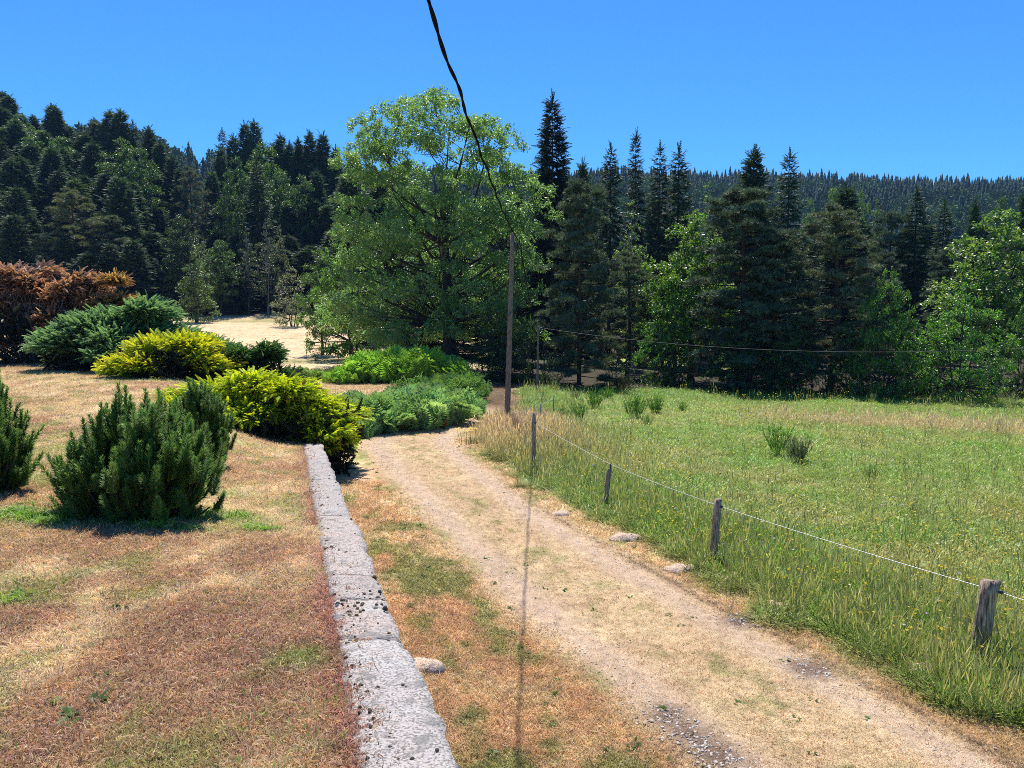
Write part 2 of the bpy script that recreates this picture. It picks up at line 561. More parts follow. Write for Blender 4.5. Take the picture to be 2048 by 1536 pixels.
def bark_mat(name, c0, c1, stretch=6.0, scale=5.0, rough=.9, bump=.8):
    m, t, o = nt(name)
    tc = N(t, "ShaderNodeTexCoord"); mp = N(t, "ShaderNodeMapping"); mp.inputs['Scale'].default_value = (stretch, stretch, 1)
    t.links.new(tc.outputs['Object'], mp.inputs[0])
    n = N(t, "ShaderNodeTexNoise"); n.inputs['Scale'].default_value = scale; n.inputs['Detail'].default_value = 6
    t.links.new(mp.outputs[0], n.inputs['Vector'])
    cr = N(t, "ShaderNodeValToRGB")
    cr.color_ramp.elements[0].position = .35; cr.color_ramp.elements[0].color = (*c0, 1)
    cr.color_ramp.elements[1].position = .68; cr.color_ramp.elements[1].color = (*c1, 1)
    t.links.new(n.outputs['Fac'], cr.inputs[0])
    p = N(t, "ShaderNodeBsdfPrincipled"); p.inputs['Roughness'].default_value = rough; p.inputs['Specular IOR Level'].default_value = .2
    t.links.new(cr.outputs[0], p.inputs['Base Color'])
    bp = N(t, "ShaderNodeBump"); bp.inputs['Strength'].default_value = bump; bp.inputs['Distance'].default_value = .03
    t.links.new(n.outputs['Fac'], bp.inputs['Height']); t.links.new(bp.outputs[0], p.inputs['Normal'])
    t.links.new(p.outputs[0], o.inputs[0])
    return m


def plain_mat(name, c, rough=.6, metal=0.0, var=.3, scale=30):
    m, t, o = nt(name)
    tc = N(t, "ShaderNodeTexCoord"); n = N(t, "ShaderNodeTexNoise"); n.inputs['Scale'].default_value = scale; n.inputs['Detail'].default_value = 4
    t.links.new(tc.outputs['Object'], n.inputs['Vector'])
    cr = N(t, "ShaderNodeValToRGB")
    cr.color_ramp.elements[0].position = .3; cr.color_ramp.elements[0].color = (*[x * (1 - var) for x in c], 1)
    cr.color_ramp.elements[1].position = .7; cr.color_ramp.elements[1].color = (*[min(1, x * (1 + var)) for x in c], 1)
    t.links.new(n.outputs['Fac'], cr.inputs[0])
    p = N(t, "ShaderNodeBsdfPrincipled"); p.inputs['Roughness'].default_value = rough; p.inputs['Metallic'].default_value = metal
    t.links.new(cr.outputs[0], p.inputs['Base Color']); t.links.new(p.outputs[0], o.inputs[0])
    return m


def granite_mat(name, base):
    m, t, o = nt(name)
    tc = N(t, "ShaderNodeTexCoord"); oi = N(t, "ShaderNodeObjectInfo")
    col = mulc(t, base, oi.outputs['Color'])

    def layer(col, scale, lo, hi, c, amt, kind="ShaderNodeTexNoise"):
        n = N(t, kind); n.inputs['Scale'].default_value = scale
        if kind == "ShaderNodeTexNoise": n.inputs['Detail'].default_value = 5
        t.links.new(tc.outputs['Object'], n.inputs['Vector'])
        mr = N(t, "ShaderNodeMapRange"); mr.inputs[1].default_value = lo; mr.inputs[2].default_value = hi; mr.inputs[4].default_value = amt
        t.links.new(n.outputs['Fac'] if kind == "ShaderNodeTexNoise" else n.outputs['Distance'], mr.inputs[0])
        mx = N(t, "ShaderNodeMix", data_type='RGBA')
        t.links.new(mr.outputs[0], mx.inputs[0]); t.links.new(col, mx.inputs[6]); mx.inputs[7].default_value = (*c, 1)
        return mx.outputs[2], n
    col, _ = layer(col, 2.2, .5, .68, (.46, .45, .42), .55)
    col, _ = layer(col, 3.5, .55, .70, (.50, .36, .28), .45)
    col, _ = layer(col, 60, .50, .58, (.075, .07, .07), .7)
    col, _ = layer(col, 85, .58, .66, (.58, .54, .49), .5)
    col, _ = layer(col, 6, .56, .66, (.14, .14, .13), .65)
    col, _ = layer(col, 14, .57, .63, (.20, .19, .18), .55)
    p = N(t, "ShaderNodeBsdfPrincipled"); p.inputs['Roughness'].default_value = .85; p.inputs['Specular IOR Level'].default_value = .3
    t.links.new(col, p.inputs['Base Color'])
    n = N(t, "ShaderNodeTexNoise"); n.inputs['Scale'].default_value = 45; n.inputs['Detail'].default_value = 6
    t.links.new(tc.outputs['Object'], n.inputs['Vector'])
    bp = N(t, "ShaderNodeBump"); bp.inputs['Strength'].default_value = .8; bp.inputs['Distance'].default_value = .02
    t.links.new(n.outputs['Fac'], bp.inputs['Height']); t.links.new(bp.outputs[0], p.inputs['Normal'])
    t.links.new(p.outputs[0], o.inputs[0])
    return m


M_ground = ground_mat("turf_ground", ((.6, .15), (5, .3), (40, .45)))
M_lawn = ground_mat("lawn_turf", ((6, .25), (45, .5), (160, .6)), bump=.9, bscale=70)
M_drive = ground_mat("drive_gravel", ((9, .18), (60, .35), (200, .55)), bump=.9, bscale=90)
M_hay = ground_mat("hay_stubble", ((.5, .12), (3, .3), (14, .45)), bump=1.0, bscale=6)
M_leaf = foliage_mat("broad_leaves", .42, .44, .7, tboost=(1.3, 1.4, .6))
M_needle = foliage_mat("needles", .55, .28, .3)
M_pine = foliage_mat("pine_needles", .5, .36, .4, tboost=(1.15, 1.1, .8))
M_juniper = foliage_mat("juniper_sprays", .55, .38, .3, tboost=(1.2, 1.2, .7))
M_fern = foliage_mat("bracken_fronds", .42, .46, .5)
M_grass = foliage_mat("grass_blades", .5, .42, .35, inst=True, tboost=(1.1, 1.1, .8))
M_far = foliage_mat("far_trees", .8, .05, .1, inst=True)
M_bark = bark_mat("grey_bark", (.025, .020, .016), (.085, .070, .056))
M_bark_pine = bark_mat("orange_pine_bark", (.035, .022, .016), (.15, .08, .048))
M_bark_birch = bark_mat("pale_bark", (.12, .10, .085), (.42, .38, .33), 1.0, 3)
M_pole = bark_mat("weathered_pole_wood", (.09, .065, .05), (.32, .24, .185), 14, 6, .85, .6)
M_post = bark_mat("split_post_wood", (.11, .08, .06), (.56, .43, .32), 9, 5, .9, 1.0)
M_cable = plain_mat("black_cable_sheath", (.006, .006, .007), .95)
M_cable.node_tree.nodes['Principled BSDF'].inputs['Specular IOR Level'].default_value = .05
M_wire = plain_mat("galvanised_wire", (.58, .58, .58), .45, .4, .1)
M_iron = plain_mat("dark_iron", (.10, .10, .105), .5, .7)
M_porc = plain_mat("insulator_plastic", (.03, .03, .035), .4)
M_granite = granite_mat("granite", (.41, .36, .325))
M_rock = granite_mat("field_rock", (.50, .38, .29))
M_plaster = plain_mat("ochre_plaster", (.40, .25, .14), .9, 0, .25, 3)
M_roof = plain_mat("dark_roof", (.06, .05, .045), .8)

# ------------------------------------------------------------------ ground sheets


def sheet(name, X, Y, Z, C, mat, label=None, kind='structure', smooth=True):
    ny, nx = X.shape
    V = np.stack([X, Y, Z], 2).reshape(-1, 3)
    i = np.arange(ny * nx).reshape(ny, nx)
    a, b, c, d = i[:-1, :-1].ravel(), i[:-1, 1:].ravel(), i[1:, 1:].ravel(), i[1:, :-1].ravel()
    mb = MB(); mb.add(V, np.concatenate([np.stack([a, b, c], 1), np.stack([a, c, d], 1)]), C.reshape(-1, 3))
    return obj(name, mb.mesh(name, mat, smooth), kind=kind, label=label)


def graded(lo, hi, step, outlo, outhi, g=1.09):
    a = list(np.arange(lo, hi + 1e-6, step))
    s_ = step; v = hi
    while v < outhi:
        s_ = min(s_ * g, 14); v += s_; a.append(v)
    s_ = step; v = lo; pre = []
    while v > outlo:
        s_ = min(s_ * g, 14); v -= s_; pre.append(v)
    return np.array(pre[::-1] + a)


gx = graded(-14, 30, .30, -1100, 1100)
gy = graded(4, 50, .30, -60, 1500)
GX, GY = np.meshgrid(gx, gy)
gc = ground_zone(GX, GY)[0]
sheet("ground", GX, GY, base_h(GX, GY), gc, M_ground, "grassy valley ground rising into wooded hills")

# drive strip: follows the centre line, irregular edges, 6 mm above the ground
k = np.arange(len(DPATH)); dp = DPATH
ss = np.linspace(-1, 1, 25)
wv = 1.75 + 0.18 * (vnoise(k * .5, k * 0, 3) - .5)[:, None] * 2 - 0.25 * sm(dp[:, 1], 28, 34)[:, None]
nrm = np.stack([DTAN[:, 1], -DTAN[:, 0]], 1)
dense = np.linspace(0, len(dp) - 1, 900)
dpx = np.interp(dense, k, dp[:, 0]); dpy = np.interp(dense, k, dp[:, 1])
nx_ = np.interp(dense, k, nrm[:, 0]); ny_ = np.interp(dense, k, nrm[:, 1])
w_ = np.interp(dense, k, wv[:, 0])[:, None] * (1 + 0.05 * (vnoise(dense * .11, dense * 0, 8)[:, None] - .5))
ss = np.linspace(-1, 1, 41)
LAT = ss[None] * w_
DX = dpx[:, None] + nx_[:, None] * LAT; DY = dpy[:, None] + ny_[:, None] * LAT
dc = drive_col(DX, DY, LAT)
dcg, _, _, _, _, _ = ground_zone(DX, DY)
edge = sm(np.abs(ss), .72, 1.0)[None] * np.ones_like(DX)
trk = sm(DY, 33, 38)
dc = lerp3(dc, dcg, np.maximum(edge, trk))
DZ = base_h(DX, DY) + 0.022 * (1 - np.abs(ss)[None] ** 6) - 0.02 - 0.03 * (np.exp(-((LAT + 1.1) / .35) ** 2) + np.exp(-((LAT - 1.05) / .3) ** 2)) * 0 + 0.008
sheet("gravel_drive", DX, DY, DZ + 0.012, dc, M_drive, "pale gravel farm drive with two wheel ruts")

# lawn terrace behind the wall
ls = np.concatenate([np.arange(0, 6, .12), graded(6, 20, .25, 6, 46, 1.05)[0:]])
ls = np.unique(np.round(ls, 4))
ly = np.concatenate([np.arange(-4, 2, .5), np.arange(2, 20, .14), np.arange(20, LAWN_Y1 + .01, .25)])
LS, LY = np.meshgrid(ls, ly)
LX = wall_left(LY) + .1 - LS
sheet("lawn", LX, LY, lawn_h(LS, LY), lawn_col(LX, LY), M_lawn, "dry mown lawn terrace behind the granite wall")

# hay field: a sheet 3 cm over the ground, rows of cut hay
hu = np.linspace(-.62, -.075, 200); hy = np.concatenate([np.linspace(49, 80, 60), np.linspace(81, 128, 90)])
HU, HY = np.meshgrid(hu, hy)
HX = HU * HY
hz = base_h(HX, HY) + .03 + .05 * fbm(HX * .35, HY * 1.6, 91) + .03 * np.sin(HY * 1.4 + fbm(HX * .08, HY * .08, 92) * 9)
sheet("hay_field", HX, HY, hz, ground_zone(HX, HY)[0], M_hay, "cut hay field pale between shrubs and wood")

# ------------------------------------------------------------------ scattering of grass (stuff only)


def scatter_group(name, protos):
    c = bpy.data.collections.new(name + "_protos")
    for i, (me) in enumerate(protos):
        o = bpy.data.objects.new("%s_%02d" % (name, i), me)
        c.objects.link(o)
    g = bpy.data.node_groups.new(name + "_scatter", 'GeometryNodeTree')
    g.interface.new_socket('Geometry', in_out='INPUT', socket_type='NodeSocketGeometry')
    g.interface.new_socket('Geometry', in_out='OUTPUT', socket_type='NodeSocketGeometry')
    gi = g.nodes.new('NodeGroupInput'); go = g.nodes.new('NodeGroupOutput')
    ci = g.nodes.new('GeometryNodeCollectionInfo'); ci.inputs[0].default_value = c
    ci.inputs[1].default_value = True; ci.inputs[2].default_value = True
    ip = g.nodes.new('GeometryNodeInstanceOnPoints')

    def na(nm, ty):
        n = g.nodes.new('GeometryNodeInputNamedAttribute'); n.data_type = ty; n.inputs[0].default_value = nm
        return n.outputs[0]
    e2r = g.nodes.new('FunctionNodeEulerToRotation')
    L = g.links.new
    L(gi.outputs[0], ip.inputs['Points']); L(ci.outputs[0], ip.inputs['Instance'])
    ip.inputs['Pick Instance'].default_value = True
    L(na('idx', 'INT'), ip.inputs['Instance Index'])
    L(na('rot', 'FLOAT_VECTOR'), e2r.inputs[0]); L(e2r.outputs[0], ip.inputs['Rotation'])
    L(na('scl', 'FLOAT_VECTOR'), ip.inputs['Scale'])
    L(ip.outputs[0], go.inputs[0])
    return g


def scatter(name, grp, P, rot, scl, idx, tint, label, parent=None, kind='stuff'):
    me = bpy.data.meshes.new(name)
    n = len(P)
    me.vertices.add(n); me.vertices.foreach_set('co', np.asarray(P, np.float32).ravel())
    a = me.attributes.new('rot', 'FLOAT_VECTOR', 'POINT'); a.data.foreach_set('vector', np.asarray(rot, np.float32).ravel())
    scl = np.asarray(scl, np.float32)
    if scl.ndim == 1: scl = np.repeat(scl[:, None], 3, 1)
    a = me.attributes.new('scl', 'FLOAT_VECTOR', 'POINT'); a.data.foreach_set('vector', scl.ravel())
    a = me.attributes.new('idx', 'INT', 'POINT'); a.data.foreach_set('value', np.asarray(idx, np.int32))
    a = me.attributes.new('tint', 'FLOAT_COLOR', 'POINT')
    a.data.foreach_set('color', np.concatenate([tint, np.ones((n, 1))], 1).astype(np.float32).ravel())
    o = obj(name, me, parent, label=label, kind=kind)
    m = o.modifiers.new('scatter', 'NODES'); m.node_group = grp
    return o


def blade_tuft(n, spread, h, w, seed, lean=.6, seedhead=0.0, curl=.5, hvar=.5):
    r = np.random.default_rng(seed); mb = MB()
    for i in range(n):
        a = r.uniform(0, 6.283); rr = spread * math.sqrt(r.random())
        p = np.array([rr * math.cos(a), rr * math.sin(a), -.01])
        b = r.uniform(0, 6.283); L = lean * r.random() ** .8
        dv = np.array([math.cos(b) * L, math.sin(b) * L, 1.0]); dv /= np.linalg.norm(dv)
        hh = h * (1 - hvar * r.random())
        sd = np.array([-math.sin(b + r.uniform(-.8, .8)), math.cos(b), 0]) * w * r.uniform(.7, 1.2)
        m = p + dv * hh * .55
        cv = np.array([math.cos(b), math.sin(b), -.45]) * hh * curl * r.uniform(.2, .9) * max(L, .25)
        tip = p + dv * hh + cv
        f = r.uniform(.75, 1.25)
        c = np.array([f * r.uniform(.92, 1.08), f, f * r.uniform(.9, 1.1)])
        mb.add([p + sd, p - sd, m + sd * .75, m - sd * .75, tip], [(0, 1, 3), (0, 3, 2), (2, 3, 4)], np.stack([c * .8, c * .8, c, c, c * 1.1]))
        if r.random() < seedhead:
            q = tip; t2 = dv * .12 * h / .4 + cv * .3
            s2 = np.array([-math.sin(b), math.cos(b), 0]) * w * 2.4
            mb.add([q - t2 * .4, q + s2 + t2 * .3, q + t2, q - s2 + t2 * .3], [(0, 1, 2), (0, 2, 3)], c * np.array([1.25, 1.1, 1.1]))
    return mb.mesh("blades", M_grass)


def rosette(n, L, w, seed):
    r = np.random.default_rng(seed); mb = MB()
    for i in range(n):
        a = i / n * 6.283 + r.uniform(-.3, .3); e = r.uniform(.25, .9)
        d = np.array([math.cos(a) * math.cos(e), math.sin(a) * math.cos(e), math.sin(e)]); l = L * r.uniform(.6, 1.1)
        sd = np.array([-math.sin(a), math.cos(a), 0]) * w
        m = d * l * .55; tip = d * l + np.array([0, 0, -.3 * l])
        f = r.uniform(.8, 1.2)
        mb.add([sd * .3, -sd * .3, m + sd, m - sd, tip], [(0, 1, 3), (0, 3, 2), (2, 3, 4)], (f, f, f))
    return mb.mesh("rosette", M_grass)


G_short = scatter_group("short_grass", [blade_tuft(9, .05, .045, .0028, s, 1.6, 0, .8) for s in range(4)])
G_mid = scatter_group("meadow_grass", [blade_tuft(16, .11, .30, .0042, s + 20, .9, .10, .8) for s in range(4)])
G_tall = scatter_group("tall_grass", [blade_tuft(11, .12, .62, .0042, s + 40, .5, .75, .6, .45) for s in range(4)])
G_weed = scatter_group("weed", [rosette(9, .16, .028, s + 60) for s in range(3)])


def cone_pts(n, d0, d1, u0=-.74, u1=.74):
    d = np.exp(rng.uniform(math.log(d0), math.log(d1), n)); u = rng.uniform(u0, u1, n)
    return u * d, d


def rots(n, tilt=.15):
    return np.stack([rng.normal(0, tilt, n), rng.normal(0, tilt, n), rng.uniform(0, 6.283, n)], 1)


# short turf on the lawn
x, y = cone_pts(260000, 2.6, 34, -.76, .05)
s_ = wall_left(y) + .1 - x
kp = (s_ > -.03 - .17 * vnoise(y * 2.3, y * 0, 12) * vnoise(y * 9, y * 0, 13)) & (rng.random(len(x)) < 1 - .45 * sm(y, 3, 12) * 0)
x, y, s_ = x[kp], y[kp], s_[kp]
lc = lawn_col(x, y)
green = lc[:, 1] / lc[:, 0]
sc = (1 + .035 * y) * rng.uniform(.6, 1.25, len(x)) * np.where(green > 1.3, 1.9, 1.0)
P = np.stack([x, y, lawn_h(np.maximum(s_, 0), y) + .01 * (s_ < .1)], 1)
v = rng.uniform(.75, 1.35, (len(x), 1)) * np.array([1, 1, 1.0]) * rng.uniform(.9, 1.12, (len(x), 3))
odd = rng.random(len(x)) < .10
lc = lc * v; lc[odd] = lc[odd] * .3 + np.array(PALE) * .8
scatter("lawn_grass", G_short, P, rots(len(x), .3), sc, rng.integers(0, 4, len(x)), lc, "short parched turf on the lawn terrace")

# turf, dry grass, meadow and verge outside the lawn
x, y = cone_pts(330000, 5.5, 52, -.40, .76)
s_ = wall_left(y) + .1 - x
kp = ((s_ < -.3) | (y > 21)) & ((s_ < -2.2) | (y < 19.5) | (y > 37))
x, y = x[kp], y[kp]
gc_, tall, lat, tan, verge, band = ground_zone(x, y)
ond = np.abs(lat) < 1.75
dcol = drive_col(x, y, lat)
rut = np.exp(-((lat + 1.12) / .40) ** 2) + np.exp(-((lat - 1.05) / .33) ** 2)
short = (tall < .5) & (rng.random(len(x)) < np.where(ond, .85 * (1 - np.clip(rut, 0, .70)), .8)) & (y < 46)
z = base_h(x, y)
cc = np.where(ond[:, None], dcol, gc_) * rng.uniform(.75, 1.3, (len(x), 1)) * rng.uniform(.92, 1.1, (len(x), 3))
m_ = short
scatter("dry_grass", G_short, np.stack([x, y, z + .012], 1)[m_], rots(m_.sum(), .3), ((1 + .03 * y) * rng.uniform(.6, 1.2, len(x)) * np.where(ond, .8, 1.15))[m_],
        rng.integers(0, 4, m_.sum()), cc[m_], "short dry grass along and between the wheel ruts")
md = (tall >= .5) & (rng.random(len(x)) < .62)
hg = (.42 + .5 * fbm(x * .5, y * .5, 83)) * (.75 + .55 * verge + .25 * band) * (.32 + .68 * sm(lat, 1.7, 3.3 + 1.2 * fbm(x * .8, y * .8, 151))) * np.where(y > 30, .9, 1)
scl = np.stack([(.8 + .022 * y), (.8 + .022 * y), hg], 1) * rng.uniform(.7, 1.2, (len(x), 1))
cm = gc_ * rng.uniform(.86, 1.2, (len(x), 1)) * rng.uniform(.94, 1.07, (len(x), 3))
dryb = rng.random(len(x)) < .09
cm[dryb] = cm[dryb] * .35 + np.array([.52, .42, .20]) * rng.uniform(.5, .9, (dryb.sum(), 1))
scatter("meadow_grass", G_mid, np.stack([x, y, z], 1)[md], rots(md.sum(), .15), scl[md], rng.integers(0, 4, md.sum()), cm[md], "green and straw meadow grass behind the wire fence")
pt_ = np.clip(tan * .8 * sm(lat, 1.5, 2.4) + band * .16 + verge * .06 + .02, 0, 1) * (tall > .4)
tl = rng.random(len(x)) < pt_ * .5
ct = lerp3(np.broadcast_to((.24, .32, .08), (len(x), 3)), (.60, .50, .31), np.clip(tan * .85 + band + rng.random(len(x)) * .4, 0, 1)) * rng.uniform(.75, 1.25, (len(x), 1))
scatter("tall_grass", G_tall, np.stack([x, y, z], 1)[tl], rots(tl.sum(), .12), (rng.uniform(.5, .95, len(x)) * (1 + .006 * y))[tl], rng.integers(0, 4, tl.sum()), ct[tl],
        "tall seeding grass on the bank by the pole")
# small green tufts standing in the dry turf
x, y = cone_pts(17000, 2.8, 26, -.72, .45)
s_ = wall_left(y) + .1 - x
la = drive_lat(x, y)
on = s_ > .05
okk = on | ((s_ < -2.0) & (la < 2.4))
okk &= rng.random(len(x)) < np.where(on, .16, .18) + .75 * sm(fbm(x * 1.3, y * 1.3, 141), .55, .68) * np.where(np.abs(np.abs(la) - 1.08) < .4, .25, 1)
x, y, s_, on = x[okk], y[okk], s_[okk], on[okk]
z = np.where(on, lawn_h(np.maximum(s_, 0), y), base_h(x, y))
t1 = rng.uniform(.14, .34, len(x)); t2 = t1 * rng.uniform(.5, .9, len(x))
scatter("green_tufts", G_mid, np.stack([x, y, z], 1), rots(len(x), .3), np.stack([t1 * 1.2, t1 * 1.2, t2], 1), rng.integers(0, 4, len(x)),
        lerp3((.16, .29, .04), (.60, .48, .24), rng.random(len(x)) ** 1.5) * rng.uniform(.8, 1.3, (len(x), 1)), "small green grass tufts standing in the parched turf")
# broad-leaved weeds
wx, wy = [], []
for (px, py, n, r_) in [(1240, 1050, 5, .25), (1500, 1160, 8, .6), (1680, 1260, 6, .4), (1400, 1110, 8, .5), (1060, 1140, 4, .4), (930, 1160, 5, .5), (1250, 1500, 3, .1), (820, 1080, 8, .8), (900, 1430, 4, .5),
                        (1720, 1450, 4, .4), (1100, 1490, 3, .3), (1560, 1180, 4, .3), (1850, 1340, 8, .5), (1000, 1270, 4, .6), (1310, 1050, 5, .4), (870, 1390, 2, .1), (485, 1118, 1, .02), (385, 1190, 2, .1), (460, 1215, 3, .12),
                        (245, 1220, 2, .05), (270, 1240, 2, .1), (100, 1420, 3, .2), (150, 1425, 2, .1), (460, 1390, 2, .1)]:
    g = hit(px, py)
    wx += list(g[0] + rng.normal(0, r_, n)); wy += list(g[1] + rng.normal(0, r_, n))
a, b = cone_pts(420, 7, 26, -.2, .55)
wx = np.concatenate([wx, a[::3]]); wy = np.concatenate([wy, b[::3]])
wz = H(wx, wy)
scatter("weed_leaves", G_weed, np.stack([wx, wy, wz], 1), rots(len(wx), .2), rng.uniform(.25, .7, len(wx)), rng.integers(0, 3, len(wx)),
        np.array([.085, .155, .03]) * rng.uniform(.7, 1.4, (len(wx), 1)), "low broad-leaved weeds in the turf and along the drive")


def flower_mesh(seed, r0=.022):
    mb = MB(); r = np.random.default_rng(seed)
    mb.tube([(0, 0, 0), (.01, 0, .15), (.02, .01, .30)], [.003, .003, .002], 3, (.25, .5, .1))
    for i in range(8):
        a = i / 8 * 6.283; b = a + .6
        mb.add([(.02, .01, .30), (.02 + r0 * math.cos(a), .01 + r0 * math.sin(a), .315), (.02 + r0 * math.cos(b), .01 + r0 * math.sin(b), .312)], [(0, 1, 2)], (1, 1, 1))
    return mb.mesh("flower", M_grass)


G_fl = scatter_group("flower", [flower_mesh(s) for s in range(2)])
x, y = cone_pts(9000, 9, 44, .0, .72)
gz, tall, lat, tan, verge, band = ground_zone(x, y)
kp = (tall > .5) & (lat > 2.6) & (rng.random(len(x)) < .05 + .45 * sm(fbm(x * .25, y * .25, 97), .5, .68))
x, y = x[kp], y[kp]
kind_ = rng.random(len(x))
fc = np.where((kind_ < .86)[:, None], np.array([.85, .58, .02]), np.where((kind_ < .94)[:, None], np.array([.8, .8, .76]), np.array([.55, .42, .7])))
scatter("meadow_flowers", G_fl, np.stack([x, y, base_h(x, y) + .02], 1), rots(len(x), .2), rng.uniform(.55, 1.15, len(x)) * (1 + .012 * y), rng.integers(0, 2, len(x)), fc, "yellow hawkweed and a few white flowers in the meadow")

# pebbles and loose stone in the ruts


def blob(r, seed, sub=1, sq=(1, 1, .6), jitter=.25, mat=None):
    import bmesh
    bm = bmesh.new(); bmesh.ops.create_icosphere(bm, subdivisions=sub, radius=r)
    rr = np.random.default_rng(seed)
    off = rr.uniform(-10, 10, 3)
    for v in bm.verts:
        c = v.co.normalized()
        f = 1 + jitter * (2 * float(fbm(np.array([c.x * 1.6 + off[0] + c.z]), np.array([c.y * 1.6 + off[1] - c.z * .7]), seed, 3)[0]) - 1) * 1.6
        v.co = Vector((c.x * r * f * sq[0], c.y * r * f * sq[1], c.z * r * f * sq[2]))
    me = bpy.data.meshes.new("stone"); bm.to_mesh(me); bm.free()
    a_ = me.attributes.new('Col', 'FLOAT_COLOR', 'POINT'); a_.data.foreach_set('color', np.ones(len(me.vertices) * 4, np.float32))
    if mat: me.materials.append(mat)
    return me


M_peb = foliage_mat("pebble", .9, 0, .2, inst=True)
G_peb = scatter_group("pebble", [blob(.02, s, 1, (1, .8, .5), .2, M_peb) for s in range(3)])
n = 26000
kk = rng.uniform(0, 620, n); lt = np.where(rng.random(n) < .5, -1.12, 1.05) + rng.normal(0, .3, n)
px_ = np.interp(kk, dense, dpx) + np.interp(kk, dense, nx_) * lt; py_ = np.interp(kk, dense, dpy) + np.interp(kk, dense, ny_) * lt
kp = (py_ > 5.5) & (py_ < 30) & (fbm(px_ * .9, py_ * .9, 101) + .12 * (rng.random(n) - .5) > .46)
px_, py_ = px_[kp], py_[kp]
npl = len(px_)
for (ex, ey) in STONY:
    px_ = np.concatenate([px_, ex + rng.normal(0, .17, 110)]); py_ = np.concatenate([py_, ey + rng.normal(0, .17, 110)])
psz = rng.uniform(.3, 1.0, len(px_)) ** 1.5 * 1.1; psz[npl:] = rng.uniform(.35, 1.35, len(px_) - npl)
scatter("drive_gravel_stones", G_peb, np.stack([px_, py_, base_h(px_, py_) + .02], 1), rots(len(px_), .3), psz, rng.integers(0, 3, len(px_)),
        np.array([.43, .38, .335]) * rng.uniform(.5, 1.45, (len(px_), 1)), "loose gravel lying in the wheel ruts")

# ------------------------------------------------------------------ granite wall: coping slabs and face stones as parts
wall = obj("granite_wall", None, label="low granite retaining wall with broad lichened top between lawn and drive", cat="wall", loc=(0, 0, 0))
cuts = [1.0, 3.0, 5.15, 6.05, 6.75, 9.6, 12.9, 16.1, 19.4]


def slab(name, y0, y1, top, thick, xl, xr, seed, tintc, mat=M_granite, nseg=None):
    """rough stone block running along the wall, its own uneven edges"""
    ny = nseg or max(5, int((y1 - y0) / .07)); nx = 9
    ys = np.linspace(y0 + .003, y1 - .003, ny); us = np.linspace(0, 1, nx)
    mb = MB(); V = []
    for j, yv in enumerate(ys):
        e0 = .02 * (fbm(np.array([yv * 2.0]), np.array([1.3]), 5)[0] - .5) * 2
        e1 = .065 * (fbm(np.array([yv * 3.2]), np.array([2.1]), 6, 5)[0] - .5) * 2
        endr = .005 if j in (0, ny - 1) else 0
        for u in us:
            L = float(xl(yv)) - e0 + (float(xr(yv)) + e1 - float(xl(yv)) + e0) * u
            zt = float(top(yv)) + .028 * (fbm(np.array([L * 6]), np.array([yv * 6]), 3, 4)[0] - .5) * 2 - .022 * (abs(2 * u - 1) ** 8) - endr
            V.append((L, yv, zt))
    nt_ = len(V)
    V = V + [(a, b, float(top(b)) - thick) for (a, b, c) in V]
    T = []

    def q(a, b, c, d): T.extend([(a, b, c), (a, c, d)])
    for j in range(ny - 1):
        for i in range(nx - 1):
            a = j * nx + i; q(a, a + 1, a + nx + 1, a + nx)
            q(nt_ + a, nt_ + a + nx, nt_ + a + nx + 1, nt_ + a + 1)
        a = j * nx; q(a, a + nx, nt_ + a + nx, nt_ + a)
        a = j * nx + nx - 1; q(a, nt_ + a, nt_ + a + nx, a + nx)
    for i in range(nx - 1):
        q(i, nt_ + i, nt_ + i + 1, i + 1)
        a = (ny - 1) * nx + i; q(a, a + 1, nt_ + a + 1, nt_ + a)
    mb.add(V, T, (1, 1, 1))
    o = obj(name, mb.mesh(name, mat, False), wall)
    o.color = (*tintc, 1)
    return o


